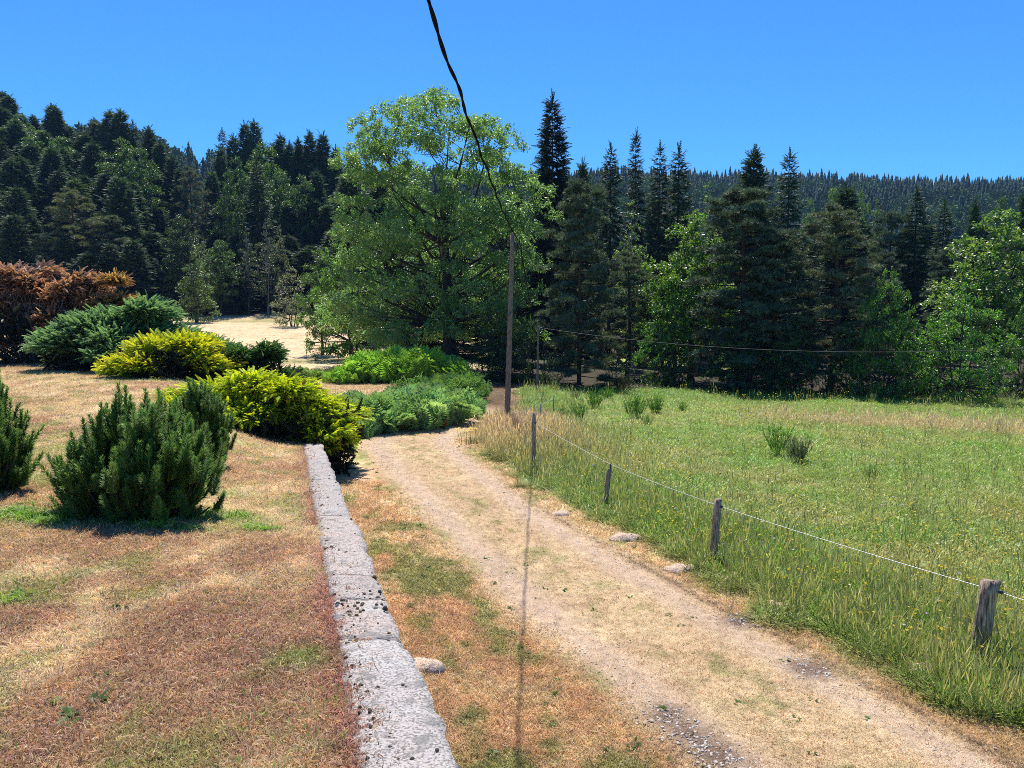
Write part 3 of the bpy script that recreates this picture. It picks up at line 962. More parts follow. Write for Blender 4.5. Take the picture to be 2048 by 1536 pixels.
for i in range(len(cuts) - 1):
    off = random.uniform(-.005, .005); wr = random.uniform(-.04, .01)
    pk = random.random()
    tc_ = (1.03, .98, .96) if pk < .3 else ((.97, .98, 1.0) if pk < .6 else (1, 1, 1))
    slab("coping_stone", cuts[i], cuts[i + 1], lambda yv, o_=off: wall_top(yv) + o_, .20, lambda yv: wall_left(yv) - .02, lambda yv, w=wr: wall_left(yv) + .455 + w, i + 3, [c * (.92 + .16 * ((i * 37) % 10) / 10) for c in tc_])
course = 0
for lev in range(7):
    yv = 1.0 + random.random() * .4
    while yv < 19.3:
        L = random.uniform(.4, .8); y1 = min(yv + L, 19.38)
        ztop = float(wall_top((yv + y1) / 2)) - .215 - lev * .30
        if ztop > -.1 and y1 - yv > .15:
            pr = random.uniform(-.03, .02)
            mb = MB()
            n_ = 3
            me_ = blob(.5, lev * 50 + course % 7, 2, (.62, (y1 - yv) * .98, .31), .10, M_granite) if False else None
            a0, a1 = yv + .01, y1 - .01
            V = []
            for (zz) in (ztop, ztop - .15, ztop - .285):
                for ya in (a0, (a0 + a1) / 2, a1):
                    bul = .025 if (ya not in (a0, a1)) else 0
                    V.append((float(wall_left(ya)) + .41 + pr + bul + random.uniform(-.012, .012), ya, zz))
            for (zz) in (ztop, ztop - .15, ztop - .285):
                for ya in (a0, (a0 + a1) / 2, a1):
                    V.append((float(wall_left(ya)) + .05, ya, zz))
            T = []
            for r_ in range(2):
                for c_ in range(2):
                    p = r_ * 3 + c_; T += [(p, p + 3, p + 4), (p, p + 4, p + 1)]; p += 9; T += [(p, p + 4, p + 3), (p, p + 1, p + 4)]
            for c_ in range(2):
                T += [(c_, c_ + 1, c_ + 10), (c_, c_ + 10, c_ + 9), (6 + c_, 15 + c_, 16 + c_), (6 + c_, 16 + c_, 7 + c_)]
            for r_ in range(2):
                p = r_ * 3; T += [(p, p + 9, p + 12), (p, p + 12, p + 3)]; p += 2; T += [(p, p + 12, p + 9), (p, p + 3, p + 12)]
            mb.add(V, T, (1, 1, 1))
            o = obj("stone", mb.mesh("stone", M_granite), wall); tt = random.uniform(.75, 1.05); o.color = (tt, tt * .98, tt * .95, 1)
            course += 1
        yv = y1
# moss cushions and dark lichen on the coping
mb = MB(); moss_c = []
for i in range(260):
    yv = float(np.exp(rng.uniform(math.log(3.2), math.log(19)))); u = rng.random()
    if rng.random() < .45: u = u * .25
    if rng.random() < .25: yv = 6.2 + rng.normal(0, .35); u = rng.random()
    r_ = rng.uniform(.005, .019) * (1.4 if yv > 5 else 1.0)
    c = np.array([float(wall_left(yv)) + .02 + .40 * u, yv, float(wall_top(yv)) - .004])
    th = np.linspace(0, 6.283, 7, endpoint=False); rr = r_ * rng.uniform(.7, 1.3, 7)
    V = [c + [0, 0, r_ * .24]] + [c + [rr[j] * .6 * math.cos(t), rr[j] * .6 * math.sin(t), r_ * .17] for j, t in enumerate(th)] + [c + [rr[j] * math.cos(t), rr[j] * math.sin(t), -.02] for j, t in enumerate(th)]
    T = []
    for j in range(7):
        j2 = (j + 1) % 7
        T += [(0, 1 + j, 1 + j2), (1 + j, 8 + j, 8 + j2), (1 + j, 8 + j2, 1 + j2)]
    g = rng.random()
    mb.add(V, T, (.045, .042, .035) if g < .6 else ((.10, .065, .03) if g < .85 else (.16, .17, .17)))
M_moss = foliage_mat("dry_moss", .95, 0, .1)
obj("moss_cushions", mb.mesh("moss", M_moss), wall, kind='stuff')

# ------------------------------------------------------------------ tree meshes (each kind built once, copies share the mesh data)
def rand_dirs(r, n):
    v = r.normal(0, 1, (n, 3)); return v / np.linalg.norm(v, axis=1)[:, None]


def limb(mb, p0, p1, r0, r1, r, bow=.12, sides=5, seg=5, col=(1, 1, 1), up=0.0):
    p0 = np.asarray(p0, float); p1 = np.asarray(p1, float); L = np.linalg.norm(p1 - p0)
    t = np.linspace(0, 1, seg + 1)
    b = r.normal(0, bow, 3) * L; b[2] = b[2] * .4 - up * L
    pts = p0[None] * (1 - t[:, None]) + p1[None] * t[:, None] + np.sin(t * np.pi)[:, None] * b[None]
    mb.tube(pts, r0 * (1 - t) + r1 * t, sides, col)
    return pts


def broadleaf(seed, Ht=15.0, prof=None, nclump=80, cr=(.9, 1.6), sprays=34, per=8, leaf=(.26, .12), cbase=(.095, .175, .03), trunk_r=.28, stem_top=.55,
              shift=None, cz0=.15, multi=1, depth=1.0, droop=.35, sep=.62, shell=.38, fork=(.30, .72), mains=7, fill=.86, squash=.80):
    """prof: list of (height fraction, radius in m) of the crown outline"""
    r = np.random.default_rng(seed)
    wood = MB(); lv = MB()
    prof = np.array(prof)
    cl = []; tries = 0
    while len(cl) < nclump and tries < 20000:
        tries += 1
        zf = r.uniform(cz0, 1.0); R = np.interp(zf, prof[:, 0], prof[:, 1])
        a = r.uniform(0, 6.283); rr = R * r.random() ** shell
        rc = r.uniform(*cr)
        rr = max(rr - rc * .45, 0)
        p = np.array([rr * math.cos(a), rr * math.sin(a) * depth, zf * Ht - rc * .3])
        if shift is not None: p[0] += np.interp(zf, prof[:, 0], shift)
        if all(np.linalg.norm((p - q) * [1, 1, 1.25]) > sep * (rc + qc) for q, qc in cl):
            cl.append((p, rc))
    stems = []
    for m_ in range(multi):
        a = m_ / multi * 6.283 + r.uniform(0, 1); sp = 0 if multi == 1 else .35
        b0 = np.array([math.cos(a) * sp * .5, math.sin(a) * sp * .5, -.3]); tp = np.array([math.cos(a) * sp * 4 + r.normal(0, .3), math.sin(a) * sp * 4 + r.normal(0, .3), Ht * stem_top])
        tr = trunk_r / math.sqrt(multi)
        t = np.linspace(0, 1, 9)
        wob = np.stack([np.sin(t * 3 + seed) * .25 * t, np.cos(t * 2.3 + seed) * .25 * t, t * 0], 1)
        pts = b0[None] * (1 - t[:, None]) + tp[None] * t[:, None] + wob
        rad = tr * (1.25 * np.exp(-t * 14) + 1 - .72 * t)
        wood.tube(pts, rad, 9, (1, 1, 1)); stems.append((pts, rad))
    pool = [np.concatenate([q_ for q_, _ in stems])]; prad = [np.concatenate([q_ for _, q_ in stems])]
    for m_ in range(mains):
        pts, rad = stems[m_ % len(stems)]
        k_ = int(r.integers(3, 8)); zf = r.uniform(.45, .92); R = np.interp(zf, prof[:, 0], prof[:, 1]) * r.uniform(.40, .78)
        a = m_ * 2.4 + r.uniform(-.4, .4)
        tg_ = np.array([R * math.cos(a), R * math.sin(a) * depth, zf * Ht])
        if shift is not None: tg_[0] += np.interp(zf, prof[:, 0], shift)
        tg_[2] = max(tg_[2], pts[k_][2] + R * .55)
        lp = limb(wood, pts[k_], tg_, rad[k_] * .55, .03, r, .05, 6, 9, (1, 1, 1), up=.07)
        pool.append(lp); prad.append(np.linspace(rad[k_] * .55, .03, len(lp)))
    pool = np.concatenate(pool); prad = np.concatenate(prad)
    pool, prad = pool[pool[:, 2] > Ht * .12], prad[pool[:, 2] > Ht * .12]
    for p, rc in cl:
        cost = np.linalg.norm(pool - p, axis=1) + 1.6 * np.maximum(0, pool[:, 2] - p[2] + .35 * np.linalg.norm((pool - p)[:, :2], axis=1))
        k_ = int(np.argmin(cost)); s0 = pool[k_]
        L = np.linalg.norm(p - s0)
        lp = limb(wood, s0, p, min(prad[k_] * .7, .022 + .012 * L), .014, r, .07, 5, 6, (1, 1, 1), up=.03)
        for j in range(4):
            q = p + rand_dirs(r, 1)[0] * rc * .8
            limb(wood, lp[r.integers(2, 6)], q, .022, .008, r, .1, 3, 3)
        ns = int(sprays * (rc / 1.25) ** 2)
        d = rand_dirs(r, ns); d[:, 2] = np.abs(d[:, 2]) * .95 - .28
        pos = p + d * rc * r.uniform(.45, 1.08, (ns, 1)) * np.array([1.05, 1.05, squash]) * fill
        # each spray: a bunch of leaves fanned round a twig end
        out = d + r.normal(0, .35, (ns, 3)); out[:, 2] -= droop * .3
        out /= np.linalg.norm(out, axis=1)[:, None]
        D = np.repeat(out, per, 0) + r.normal(0, .75, (ns * per, 3)); D[:, 2] -= droop * .8
        Pp = np.repeat(pos, per, 0) + r.normal(0, .11 * leaf[0] / .26, (ns * per, 3))
        ln = leaf[0] * r.uniform(.65, 1.25, ns * per); wd = leaf[1] * r.uniform(.7, 1.2, ns * per)
        br = np.repeat(r.uniform(.8, 1.22, ns), per) * r.uniform(.85, 1.15, ns * per)
        hue = np.repeat(r.normal(0, .07, ns), per)
        C = np.array(cbase)[None] * br[:, None] * np.stack([1 + hue, 1 + 0 * hue, 1 - hue], 1)
        lv.scatter(LEAF, frames(D, r.normal(0, .6, ns * per), np.stack([wd, ln, ln], 1)), Pp, C)
    return wood, lv


def conifer(seed, Ht=18.0, W=5.0, step=.42, per=(5, 8), droop=.30, base=.05, asc=38, low=-14, cbase=(.030, .058, .022), spray=.62, dens=7.0, power=.8, irregular=.15, tipb=1.35, trunk_r=None, bare=None, tmpl=None):
    r = np.random.default_rng(seed); wood = MB(); lv = MB()
    tr = trunk_r or Ht * .0125
    zz = np.linspace(-.4, Ht, 14)
    wood.tube(np.stack([zz * 0 + np.sin(zz * .4 + seed) * .04, zz * 0, zz], 1), tr * np.clip(1 - (zz / Ht), 0.02, 1) ** .85, 8, (1, 1, 1))
    z = base * Ht + r.uniform(0, .3)
    while z < Ht * .985:
        t = z / Ht
        Lw = .5 * W * (1 - t) ** power * min(1.0, .72 + 2.2 * (t - base)) + .10
        nb = r.integers(*per); a0 = r.uniform(0, 6.283)
        for j in range(nb):
            a = a0 + j / nb * 6.283 + r.uniform(-.3, .3)
            L = Lw * (1 + r.normal(0, irregular))
            if bare is not None and math.cos(a - bare[0]) > bare[1]:
                # dead side: thin bare sticks
                e = math.radians(-5 + r.normal(0, 8)); d = np.array([math.cos(a) * math.cos(e), math.sin(a) * math.cos(e), math.sin(e)])
                limb(wood, (0, 0, z), np.array([0, 0, z]) + d * L * .8, .025, .008, r, .05, 3, 3); continue
            if L < .08: continue
            e = math.radians(low + (asc - low) * t ** 1.3 + r.normal(0, 6))
            dh = np.array([math.cos(a), math.sin(a), 0]); e_ = math.tan(e)
            def pos(s): return np.array([0, 0, z]) + dh[None] * (L * s)[:, None] + np.array([0, 0, 1.0])[None] * (L * (e_ * s - droop * s ** 1.6 + droop * .75 * s ** 3.4))[:, None]
            wood.tube(pos(np.array([0, .35, .7, .95])), np.array([.016, .012, .008, .003]) * (L ** .7 + .3), 3, (1, 1, 1))
            ns = max(3, int(L * dens + 2))
            s = np.sort(r.uniform(.12, 1.0, ns)) ** .8
            s[-1] = .97
            P = pos(s); tg = pos(np.minimum(s + .05, 1.05)) - P; tg /= np.linalg.norm(tg, axis=1)[:, None]
            side = np.cross(tg, [0, 0, 1.0]); sg = np.where(np.arange(ns) % 2 == 0, 1.0, -1.0) * r.uniform(.45, 1.15, ns)
            sg[-1] = 0
            D = tg * r.uniform(.55, 1.0, ns)[:, None] + side * sg[:, None]; D[:, 2] -= r.uniform(-.05, .35, ns)
            sz = spray * r.uniform(.7, 1.25, ns) * (.55 + .45 * min(1, L / 1.5))
            br = r.uniform(.75, 1.2) * r.uniform(.8, 1.2, ns) * (1 + (tipb - 1) * s ** 2)
            lv.scatter(tmpl or SPRUCE_T, frames(D, r.normal(0, .35, ns), sz), P, np.array(cbase)[None] * br[:, None])
        z += step * (1.12 - .45 * t) * r.uniform(.8, 1.2)
    D = np.tile([0, 0, 1.0], (5, 1)) + r.normal(0, .15, (5, 3))
    lv.scatter(SPRUCE_T, frames(D, r.uniform(0, 6, 5), np.array([.75, .7, .6, .5, .55]) * spray / .62), np.stack([np.zeros(5), np.zeros(5), Ht - np.array([.35, .5, .7, .9, .2])], 1), np.tile(np.array(cbase), (5, 1)))
    return wood, lv


def scots_pine(seed, Ht=13.0, W=6.0, base=.10, npuff=150, cbase=(.062, .085, .045), lean=0.0, prof=None, trunk_r=.2, tuft=.30, dens=1.0, brown=.06):
    r = np.random.default_rng(seed); wood = MB(); lv = MB()
    t = np.linspace(0, 1, 12)
    cx = lean * (t - t ** 2.2) * 2.2 + .15 * np.sin(t * 5 + seed) * t
    tp = np.stack([cx, .12 * np.sin(t * 4 + seed * 2), t * (Ht + .2) - .3], 1)
    wood.tube(tp, trunk_r * (1 - .85 * t) + .02, 9, (1, 1, 1))
    prof = np.array(prof if prof is not None else [(0, .8), (.12, 1.0), (.35, 1.0), (.6, .92), (.8, .74), (.93, .48), (1, .2)])
    nb = npuff // 3
    for b in range(nb):
        zf = base + (1 - base) * (b + r.random()) / nb
        R = .5 * W * np.interp(zf, prof[:, 0], prof[:, 1]) * r.uniform(.55, 1.1)
        a = b * 2.4 + r.uniform(-.5, .5)
        k_ = zf * 11
        s0 = np.array([np.interp(k_, np.arange(12), tp[:, i]) for i in range(3)])
        tip = s0 + np.array([math.cos(a) * R, math.sin(a) * R, R * (-.10 + .55 * zf ** 2) + r.normal(0, .15)])
        lp = limb(wood, s0, tip, .016 + .010 * R, .010, r, .06, 4, 5)
        for j in range(r.integers(3, 6)):
            s = r.uniform(.45, 1.0) if j else 1.0
            q = lp[0] * (1 - s) + lp[-1] * s + np.array([r.normal(0, .25), r.normal(0, .25), r.normal(.1, .12)]) * (R * .28 + .2)
            pr = r.uniform(.38, .72) * (.6 + .12 * R)
            limb(wood, lp[3], q, .012, .006, r, .1, 3, 2)
            n_ = int(36 * dens * (pr / .5) ** 1.6)
            d = rand_dirs(r, n_); d[:, 2] = np.abs(d[:, 2]) * .8 - .22
            P = q + d * pr * r.uniform(.35, 1.05, (n_, 1)) * np.array([1.25, 1.25, .62])
            D = d * .8 + np.array([math.cos(a) * .35, math.sin(a) * .35, .75]) + r.normal(0, .3, (n_, 3))
            br = r.uniform(.7, 1.25) * r.uniform(.8, 1.2, n_)
            C = np.array(cbase)[None] * br[:, None]
            bw = r.random(n_) < brown * (1.2 - zf)
            C[bw] = np.array([.11, .075, .045]) * br[bw][:, None]
            for k in range(3):
                mk = (np.arange(n_) % 3) == k
                lv.scatter(PINE_T[k], frames(D[mk], r.uniform(0, 6, mk.sum()), tuft * r.uniform(.75, 1.25, mk.sum())), P[mk], C[mk])
    return wood, lv


VAR = {}


def reg(kind, pair, bark, leaf, Hh, Ww):
    VAR.setdefault(kind, []).append((pair[0].mesh(kind + "_trunk", bark, True), pair[1].mesh(kind + "_crown", leaf), Hh, Ww))


for s in range(3):
    reg('spruce', conifer(100 + s, 18, 5.2, .50, (5, 7), .40, .08, 34, -22, (.042, .074, .036), .80, 7.5, .70), M_bark, M_needle, 18, 4.6)
for s in range(3):
    reg('fir', conifer(200 + s, 18, 6.8, .42, (7, 10), .18, .03, 44, -4, (.044, .080, .036), 1.05, 7.0, .72, .20, 1.6), M_bark, M_needle, 18, 6.4)
reg('dead_spruce', conifer(301, 24, 7.6, .40, (8, 11), .30, .10, 30, -24, (.034, .054, .030), 1.0, 7.0, .72, .24, bare=(-1.35, .80)), M_bark, M_needle, 24, 7.0)
for s in range(3):
    reg('pine', scots_pine(400 + s, 13, 7.0, .07, 230, (.095, .140, .072), lean=[.2, .5, -.3][s], dens=1.0), M_bark_pine, M_pine, 13, 7.0)
reg('open_pine', scots_pine(410, 13, 7.4, .14, 180, (.115, .155, .080), lean=.55, trunk_r=.26, dens=.9, brown=.16, prof=[(0, .3), (.15, .75), (.25, .95), (.45, .95), (.6, .8), (.75, .85), (.9, .6), (1, .2)]), M_bark_pine, M_pine, 13, 7.4)
BP = [(0, .0), (.15, .35), (.3, .85), (.45, 1.0), (.62, .98), (.8, .78), (.93, .45), (1, .1)]
for s in range(3):
    reg('broad', broadleaf(500 + s, 13, [(a, b * 4.2) for a, b in BP], 64, (.7, 1.5), 27, 12, (.25, .15), (.095, .165, .034), .22, .6, cz0=.20), M_bark, M_leaf, 13, 8.6)
reg('birch', broadleaf(520, 13, [(0, 0), (.15, .9), (.3, 1.7), (.5, 2.0), (.75, 1.5), (.9, .8), (1, .15)], 50, (.5, .95), 24, 10, (.20, .12), (.125, .19, .055), .12, .9, droop=.8), M_bark_birch, M_leaf, 13, 4.2)
reg('alder', broadleaf(530, 11, [(0, 2.6), (.12, 3.3), (.25, 3.1), (.45, 2.3), (.65, 1.5), (.85, .75), (1, .1)], 70, (.5, .95), 26, 10, (.28, .15), (.095, .155, .046), .14, .95, cz0=.05), M_bark, M_leaf, 11, 6.6)
reg('willow', broadleaf(540, 7, [(0, 1.6), (.15, 2.6), (.4, 2.9), (.7, 2.2), (.9, 1.1), (1, .2)], 46, (.55, .95), 24, 7, (.30, .10), (.16, .19, .135), .12, .7, cz0=.06, multi=3), M_bark, M_leaf, 7, 5.8)
reg('low_broad', broadleaf(550, 8, [(0, 3.4), (.1, 4.0), (.3, 4.3), (.55, 3.6), (.75, 2.7), (.9, 1.6), (1, .3)], 80, (.45, 1.4), 30, 12, (.21, .12), (.105, .20, .036), .14, .7, cz0=.03, multi=3, sep=.72), M_bark, M_leaf, 8, 8.6)
reg('low_broad', broadleaf(551, 8, [(0, 3.0), (.1, 3.6), (.3, 4.1), (.5, 3.9), (.75, 2.5), (.9, 1.2), (1, .3)], 80, (.45, 1.4), 30, 12, (.21, .12), (.10, .205, .034), .14, .7, cz0=.03, multi=4, sep=.72), M_bark, M_leaf, 8, 8.6)
reg('bush', broadleaf(560, 2.2, [(0, 1.1), (.2, 1.4), (.5, 1.4), (.8, .9), (1, .2)], 26, (.3, .55), 26, 6, (.17, .09), (.075, .145, .03), .05, .6, cz0=.1, multi=4), M_bark, M_leaf, 2.2, 2.9)

NAMES = dict(spruce='spruce_tree', fir='fir_tree', dead_spruce='spruce_tree', pine='pine_tree', open_pine='pine_tree', broad='broadleaf_tree', birch='birch_tree', alder='alder_tree',
             willow='willow_tree', low_broad='broadleaf_tree', bush='bush')
_cnt = {}


def tree(kind, px, d, py_top, wpx, label, group=None, tint=(1, 1, 1), py_base=None, v=None, hmin=2.0):
    if py_base is not None:
        g = at(px, py_base, d); base = float(H(g[0], g[1]))
    else:
        base = None
    top = at(px, py_top, d)
    x, y = top[0], top[1]
    base = float(H(x, y)) - .1
    h = max(top[2] - base, hmin)
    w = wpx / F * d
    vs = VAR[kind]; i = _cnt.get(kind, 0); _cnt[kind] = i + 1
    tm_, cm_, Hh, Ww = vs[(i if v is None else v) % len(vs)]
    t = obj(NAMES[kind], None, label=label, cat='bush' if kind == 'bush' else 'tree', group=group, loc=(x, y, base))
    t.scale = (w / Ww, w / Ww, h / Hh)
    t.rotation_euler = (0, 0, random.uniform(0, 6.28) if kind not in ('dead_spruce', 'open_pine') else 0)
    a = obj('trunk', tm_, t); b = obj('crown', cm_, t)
    k = random.uniform(.88, 1.12)
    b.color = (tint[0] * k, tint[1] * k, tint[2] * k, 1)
    return t


# ------------------------------------------------------------------ the big ash in the middle
AH = 18.2
yy = [745, 690, 640, 600, 550, 500, 440, 400, 350, 300, 260, 230, 205, 190]
xl_ = [800, 690, 640, 640, 655, 655, 660, 665, 672, 682, 690, 720, 790, 840]
xr_ = [1000, 1060, 1085, 1100, 1115, 1125, 1130, 1115, 1085, 1050, 1040, 1010, 960, 900]
AD = 60.0
zf_ = [(745 - q) / 555 for q in yy]
prof = [(z, (b - a) / 2 / F * AD) for z, a, b in zip(zf_, xl_, xr_)]
shf = [((a + b) / 2 - 900) / F * AD for a, b in zip(xl_, xr_)]
gb = at(900, 745, AD)
ab = float(H(gb[0], gb[1]))
AHh = at(900, 190, AD)[2] - ab
wood, lv = broadleaf(77, AHh, prof, 205, (.65, 2.1), 36, 15, (.26, .10), (.19, .31, .11), .5, .74, shift=shf, cz0=.13, depth=.8, droop=.40, sep=.60, shell=.30, mains=15, fill=.90, squash=.95)
ash = obj('ash_tree', None, label="big spreading ash tree with bright glinting leaves and forked limbs, tallest in the valley middle", cat='tree', loc=(gb[0], gb[1], ab))
obj('trunk', wood.mesh('ash_trunk', M_bark, True), ash)
obj('crown', lv.mesh('ash_crown', M_leaf), ash)

GH = 'trees of the wooded hillside'
GR = 'trees along the meadow edge'
# ---- right hand tree line, front to back
tree('pine', 1160, 50, 372, 150, "dark bluish pine with bare leaning lower trunk, right beside the big ash", GR, (.92, .95, 1.0), v=0)
tree('pine', 1480, 47, 380, 215, "broad dark pine reaching the ground, right of the bright green tree", GR, (.85, .9, .95), v=1)
tree('pine', 1550, 46, 470, 160, "lower grey green pine shouldering the broad dark pine", GR, (.95, 1.0, 1.0), v=2)
tree('open_pine', 1672, 45, 420, 195, "open pine with bent orange trunk showing through the crown", GR, (1.05, 1.05, 1.0))
tree('broad', 1388, 52, 425, 215, "bright green broadleaf tree between the dark pines", GR, (1.25, 1.25, .9), v=0)
tree('low_broad', 1335, 49.5, 560, 135, "low dark leafy tree under the bright green broadleaf", GR, (.8, .9, .9), v=1)
tree('low_broad', 1780, 41.5, 530, 150, "leafy tree with fresh green tips beside the open pine", GR, (1.05, 1.1, 1.0), v=0)
tree('low_broad', 1930, 40, 560, 205, "wide low leafy tree in front of the tall pale ash", GR, (1.05, 1.1, 1.0), v=1)
tree('broad', 2010, 50, 425, 270, "tall rounded pale green ash at the right edge", GR, (1.35, 1.25, 1.35), v=2)
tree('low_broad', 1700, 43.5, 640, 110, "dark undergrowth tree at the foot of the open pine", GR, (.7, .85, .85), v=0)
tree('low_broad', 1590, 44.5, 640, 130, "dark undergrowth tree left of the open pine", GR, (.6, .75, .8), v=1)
tree('low_broad', 2055, 42, 600, 120, "dark leafy tree cut by the right picture edge", GR, (.8, .85, .8), v=0)
tree('open_pine', 1256, 56, 510, 130, "drooping pine with long low branches under the spruces", GR, (.95, 1.0, .85), v=2)
tree('pine', 1035, 74, 500, 110, "dark pine half hidden behind the wooden pole", GR, (.75, .8, .85), v=1)
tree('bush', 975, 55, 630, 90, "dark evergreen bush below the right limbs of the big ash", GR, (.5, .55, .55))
tree('low_broad', 1008, 52, 625, 150, "dark shaded leafy tree right of the ash trunk behind the wooden pole", GR, (.42, .46, .5), v=1)  # shade painted in: leaf tint well below its neighbours
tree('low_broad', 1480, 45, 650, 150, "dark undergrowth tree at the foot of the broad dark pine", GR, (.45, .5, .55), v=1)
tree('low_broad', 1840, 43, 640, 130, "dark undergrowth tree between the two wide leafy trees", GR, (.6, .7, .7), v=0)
tree('bush', 1065, 49, 640, 80, "dark bush behind the thin far pole", GR, (.6, .7, .7))
tree('dead_spruce', 1105, 75, 195, 112, "very tall spruce with a bare dead side, rising above all others", GR, (.95, .95, 1.0))
tree('fir', 1166, 82, 328, 66, "small dark fir between tall bare spruce and slim spruces", GR)
tree('spruce', 1222, 72, 293, 80, "slim spruce with drooping tiers, first right of the bare spruce", GR, (.95, .95, .95), v=0)
tree('spruce', 1272, 76, 268, 66, "tallest slim spruce of the group of four", GR, (.85, .88, .95), v=1)
tree('spruce', 1320, 72, 293, 76, "slim spruce with thin leaning tip, third of the four", GR, (1.05, 1.05, .9), v=2)
tree('spruce', 1358, 73, 295, 90, "fuller spruce at the right end of the four", GR, (1.0, 1.0, .95), v=0)
tree('birch', 1268, 62, 403, 95, "pale drooping birch in front of the slim spruces", GR, (1.1, 1.1, 1.0))
tree('birch', 1418, 86, 368, 70, "pale green birch behind the bright broadleaf", GR, (1.25, 1.25, 1.1))
tree('fir', 1508, 84, 303, 100, "broad dark fir with blunt crown behind the dark pine", GR, (.95, .95, .95), v=1)
tree('spruce', 1580, 80, 306, 88, "pointed spruce standing alone right of the blunt fir", GR, (.95, .98, 1.0), v=1)
tree('fir', 1693, 84, 376, 110, "dark fir top behind the open pine", GR, (.9, .95, .95), v=2)
tree('broad', 1668, 118, 380, 75, "round pale tree crown far behind the open pine", GR, (1.4, 1.3, 1.6))
tree('broad', 1725, 112, 385, 70, "round pale crown right of the dark fir top", GR, (1.4, 1.3, 1.6))
tree('alder', 1757, 92, 396, 55, "yellow green pointed tree behind the leafy trees", GR, (1.3, 1.25, 1.0))
tree('pine', 1788, 74, 430, 120, "bluish pine left of the dark pointed spruce", GR, (.9, 1.0, 1.1), v=0)
tree('spruce', 1836, 72, 378, 84, "dark pointed spruce above the leafy trees on the right", GR, (.9, .95, 1.0), v=2)
tree('spruce', 1890, 76, 405, 74, "greyish spruce next to the tall pale ash", GR, (1.0, 1.05, 1.1), v=0)
tree('fir', 1950, 88, 405, 50, "small dark fir top over the pale ash", GR)
tree('broad', 1620, 130, 400, 55, "pale round tree far off between spruce and open pine", GR, (1.4, 1.3, 1.7))
tree('pine', 1640, 105, 440, 60, "bluish pine seen far behind the pointed spruce", GR, (.9, 1.05, 1.2))
tree('broad', 2005, 120, 395, 60, "dull round tree behind the pale ash crown", GR, (1.0, 1.0, 1.2))
tree('fir', 2052, 100, 390, 60, "dark fir at the right picture edge", GR)
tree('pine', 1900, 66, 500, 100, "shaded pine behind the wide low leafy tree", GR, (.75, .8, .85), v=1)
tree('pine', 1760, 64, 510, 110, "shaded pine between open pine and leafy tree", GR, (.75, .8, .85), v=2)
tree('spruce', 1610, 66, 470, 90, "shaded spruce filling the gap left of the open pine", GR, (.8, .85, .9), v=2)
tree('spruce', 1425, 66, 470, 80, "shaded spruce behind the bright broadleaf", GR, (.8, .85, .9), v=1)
for i, (px, d, top, w) in enumerate([(1180, 112, 420, 90), (1310, 114, 400, 90), (1440, 98, 420, 90), (1540, 100, 430, 90), (1630, 98, 480, 80), (1730, 96, 450, 90), (1820, 100, 460, 90), (1960, 98, 450, 100), (1080, 96, 380, 100), (1370, 110, 430, 90), (1860, 110, 450, 80), (2040, 104, 450, 90)]):
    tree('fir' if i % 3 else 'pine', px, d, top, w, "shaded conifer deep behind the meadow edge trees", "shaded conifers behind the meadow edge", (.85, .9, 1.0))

# ---- left of / behind the ash
tree('low_broad', 700, 70, 452, 205, "leafy multi stemmed tree leaning out of the big ash's left side", GR, (1.1, 1.1, 1.05), v=0)
tree('broad', 640, 76, 500, 100, "dull leafy tree at the edge of the hay field", GR, (.9, .95, .95))
tree('bush', 822, 52, 662, 50, "bright green sapling at the foot of the big ash", GR, (1.6, 1.7, 1.0))
for i, (px, d, top, w) in enumerate([(700, 98, 340, 90), (760, 104, 360, 90), (830, 96, 400, 90), (900, 100, 400, 100), (970, 104, 390, 100), (1030, 98, 380, 90), (860, 82, 520, 130), (980, 78, 500, 130), (780, 90, 500, 120)]):
    tree('fir', px, d + 40 if d > 90 else d, top, w * 1.1, "dark conifer glimpsed through the big ash", "dark conifers behind the big ash", (.8, .85, .9))

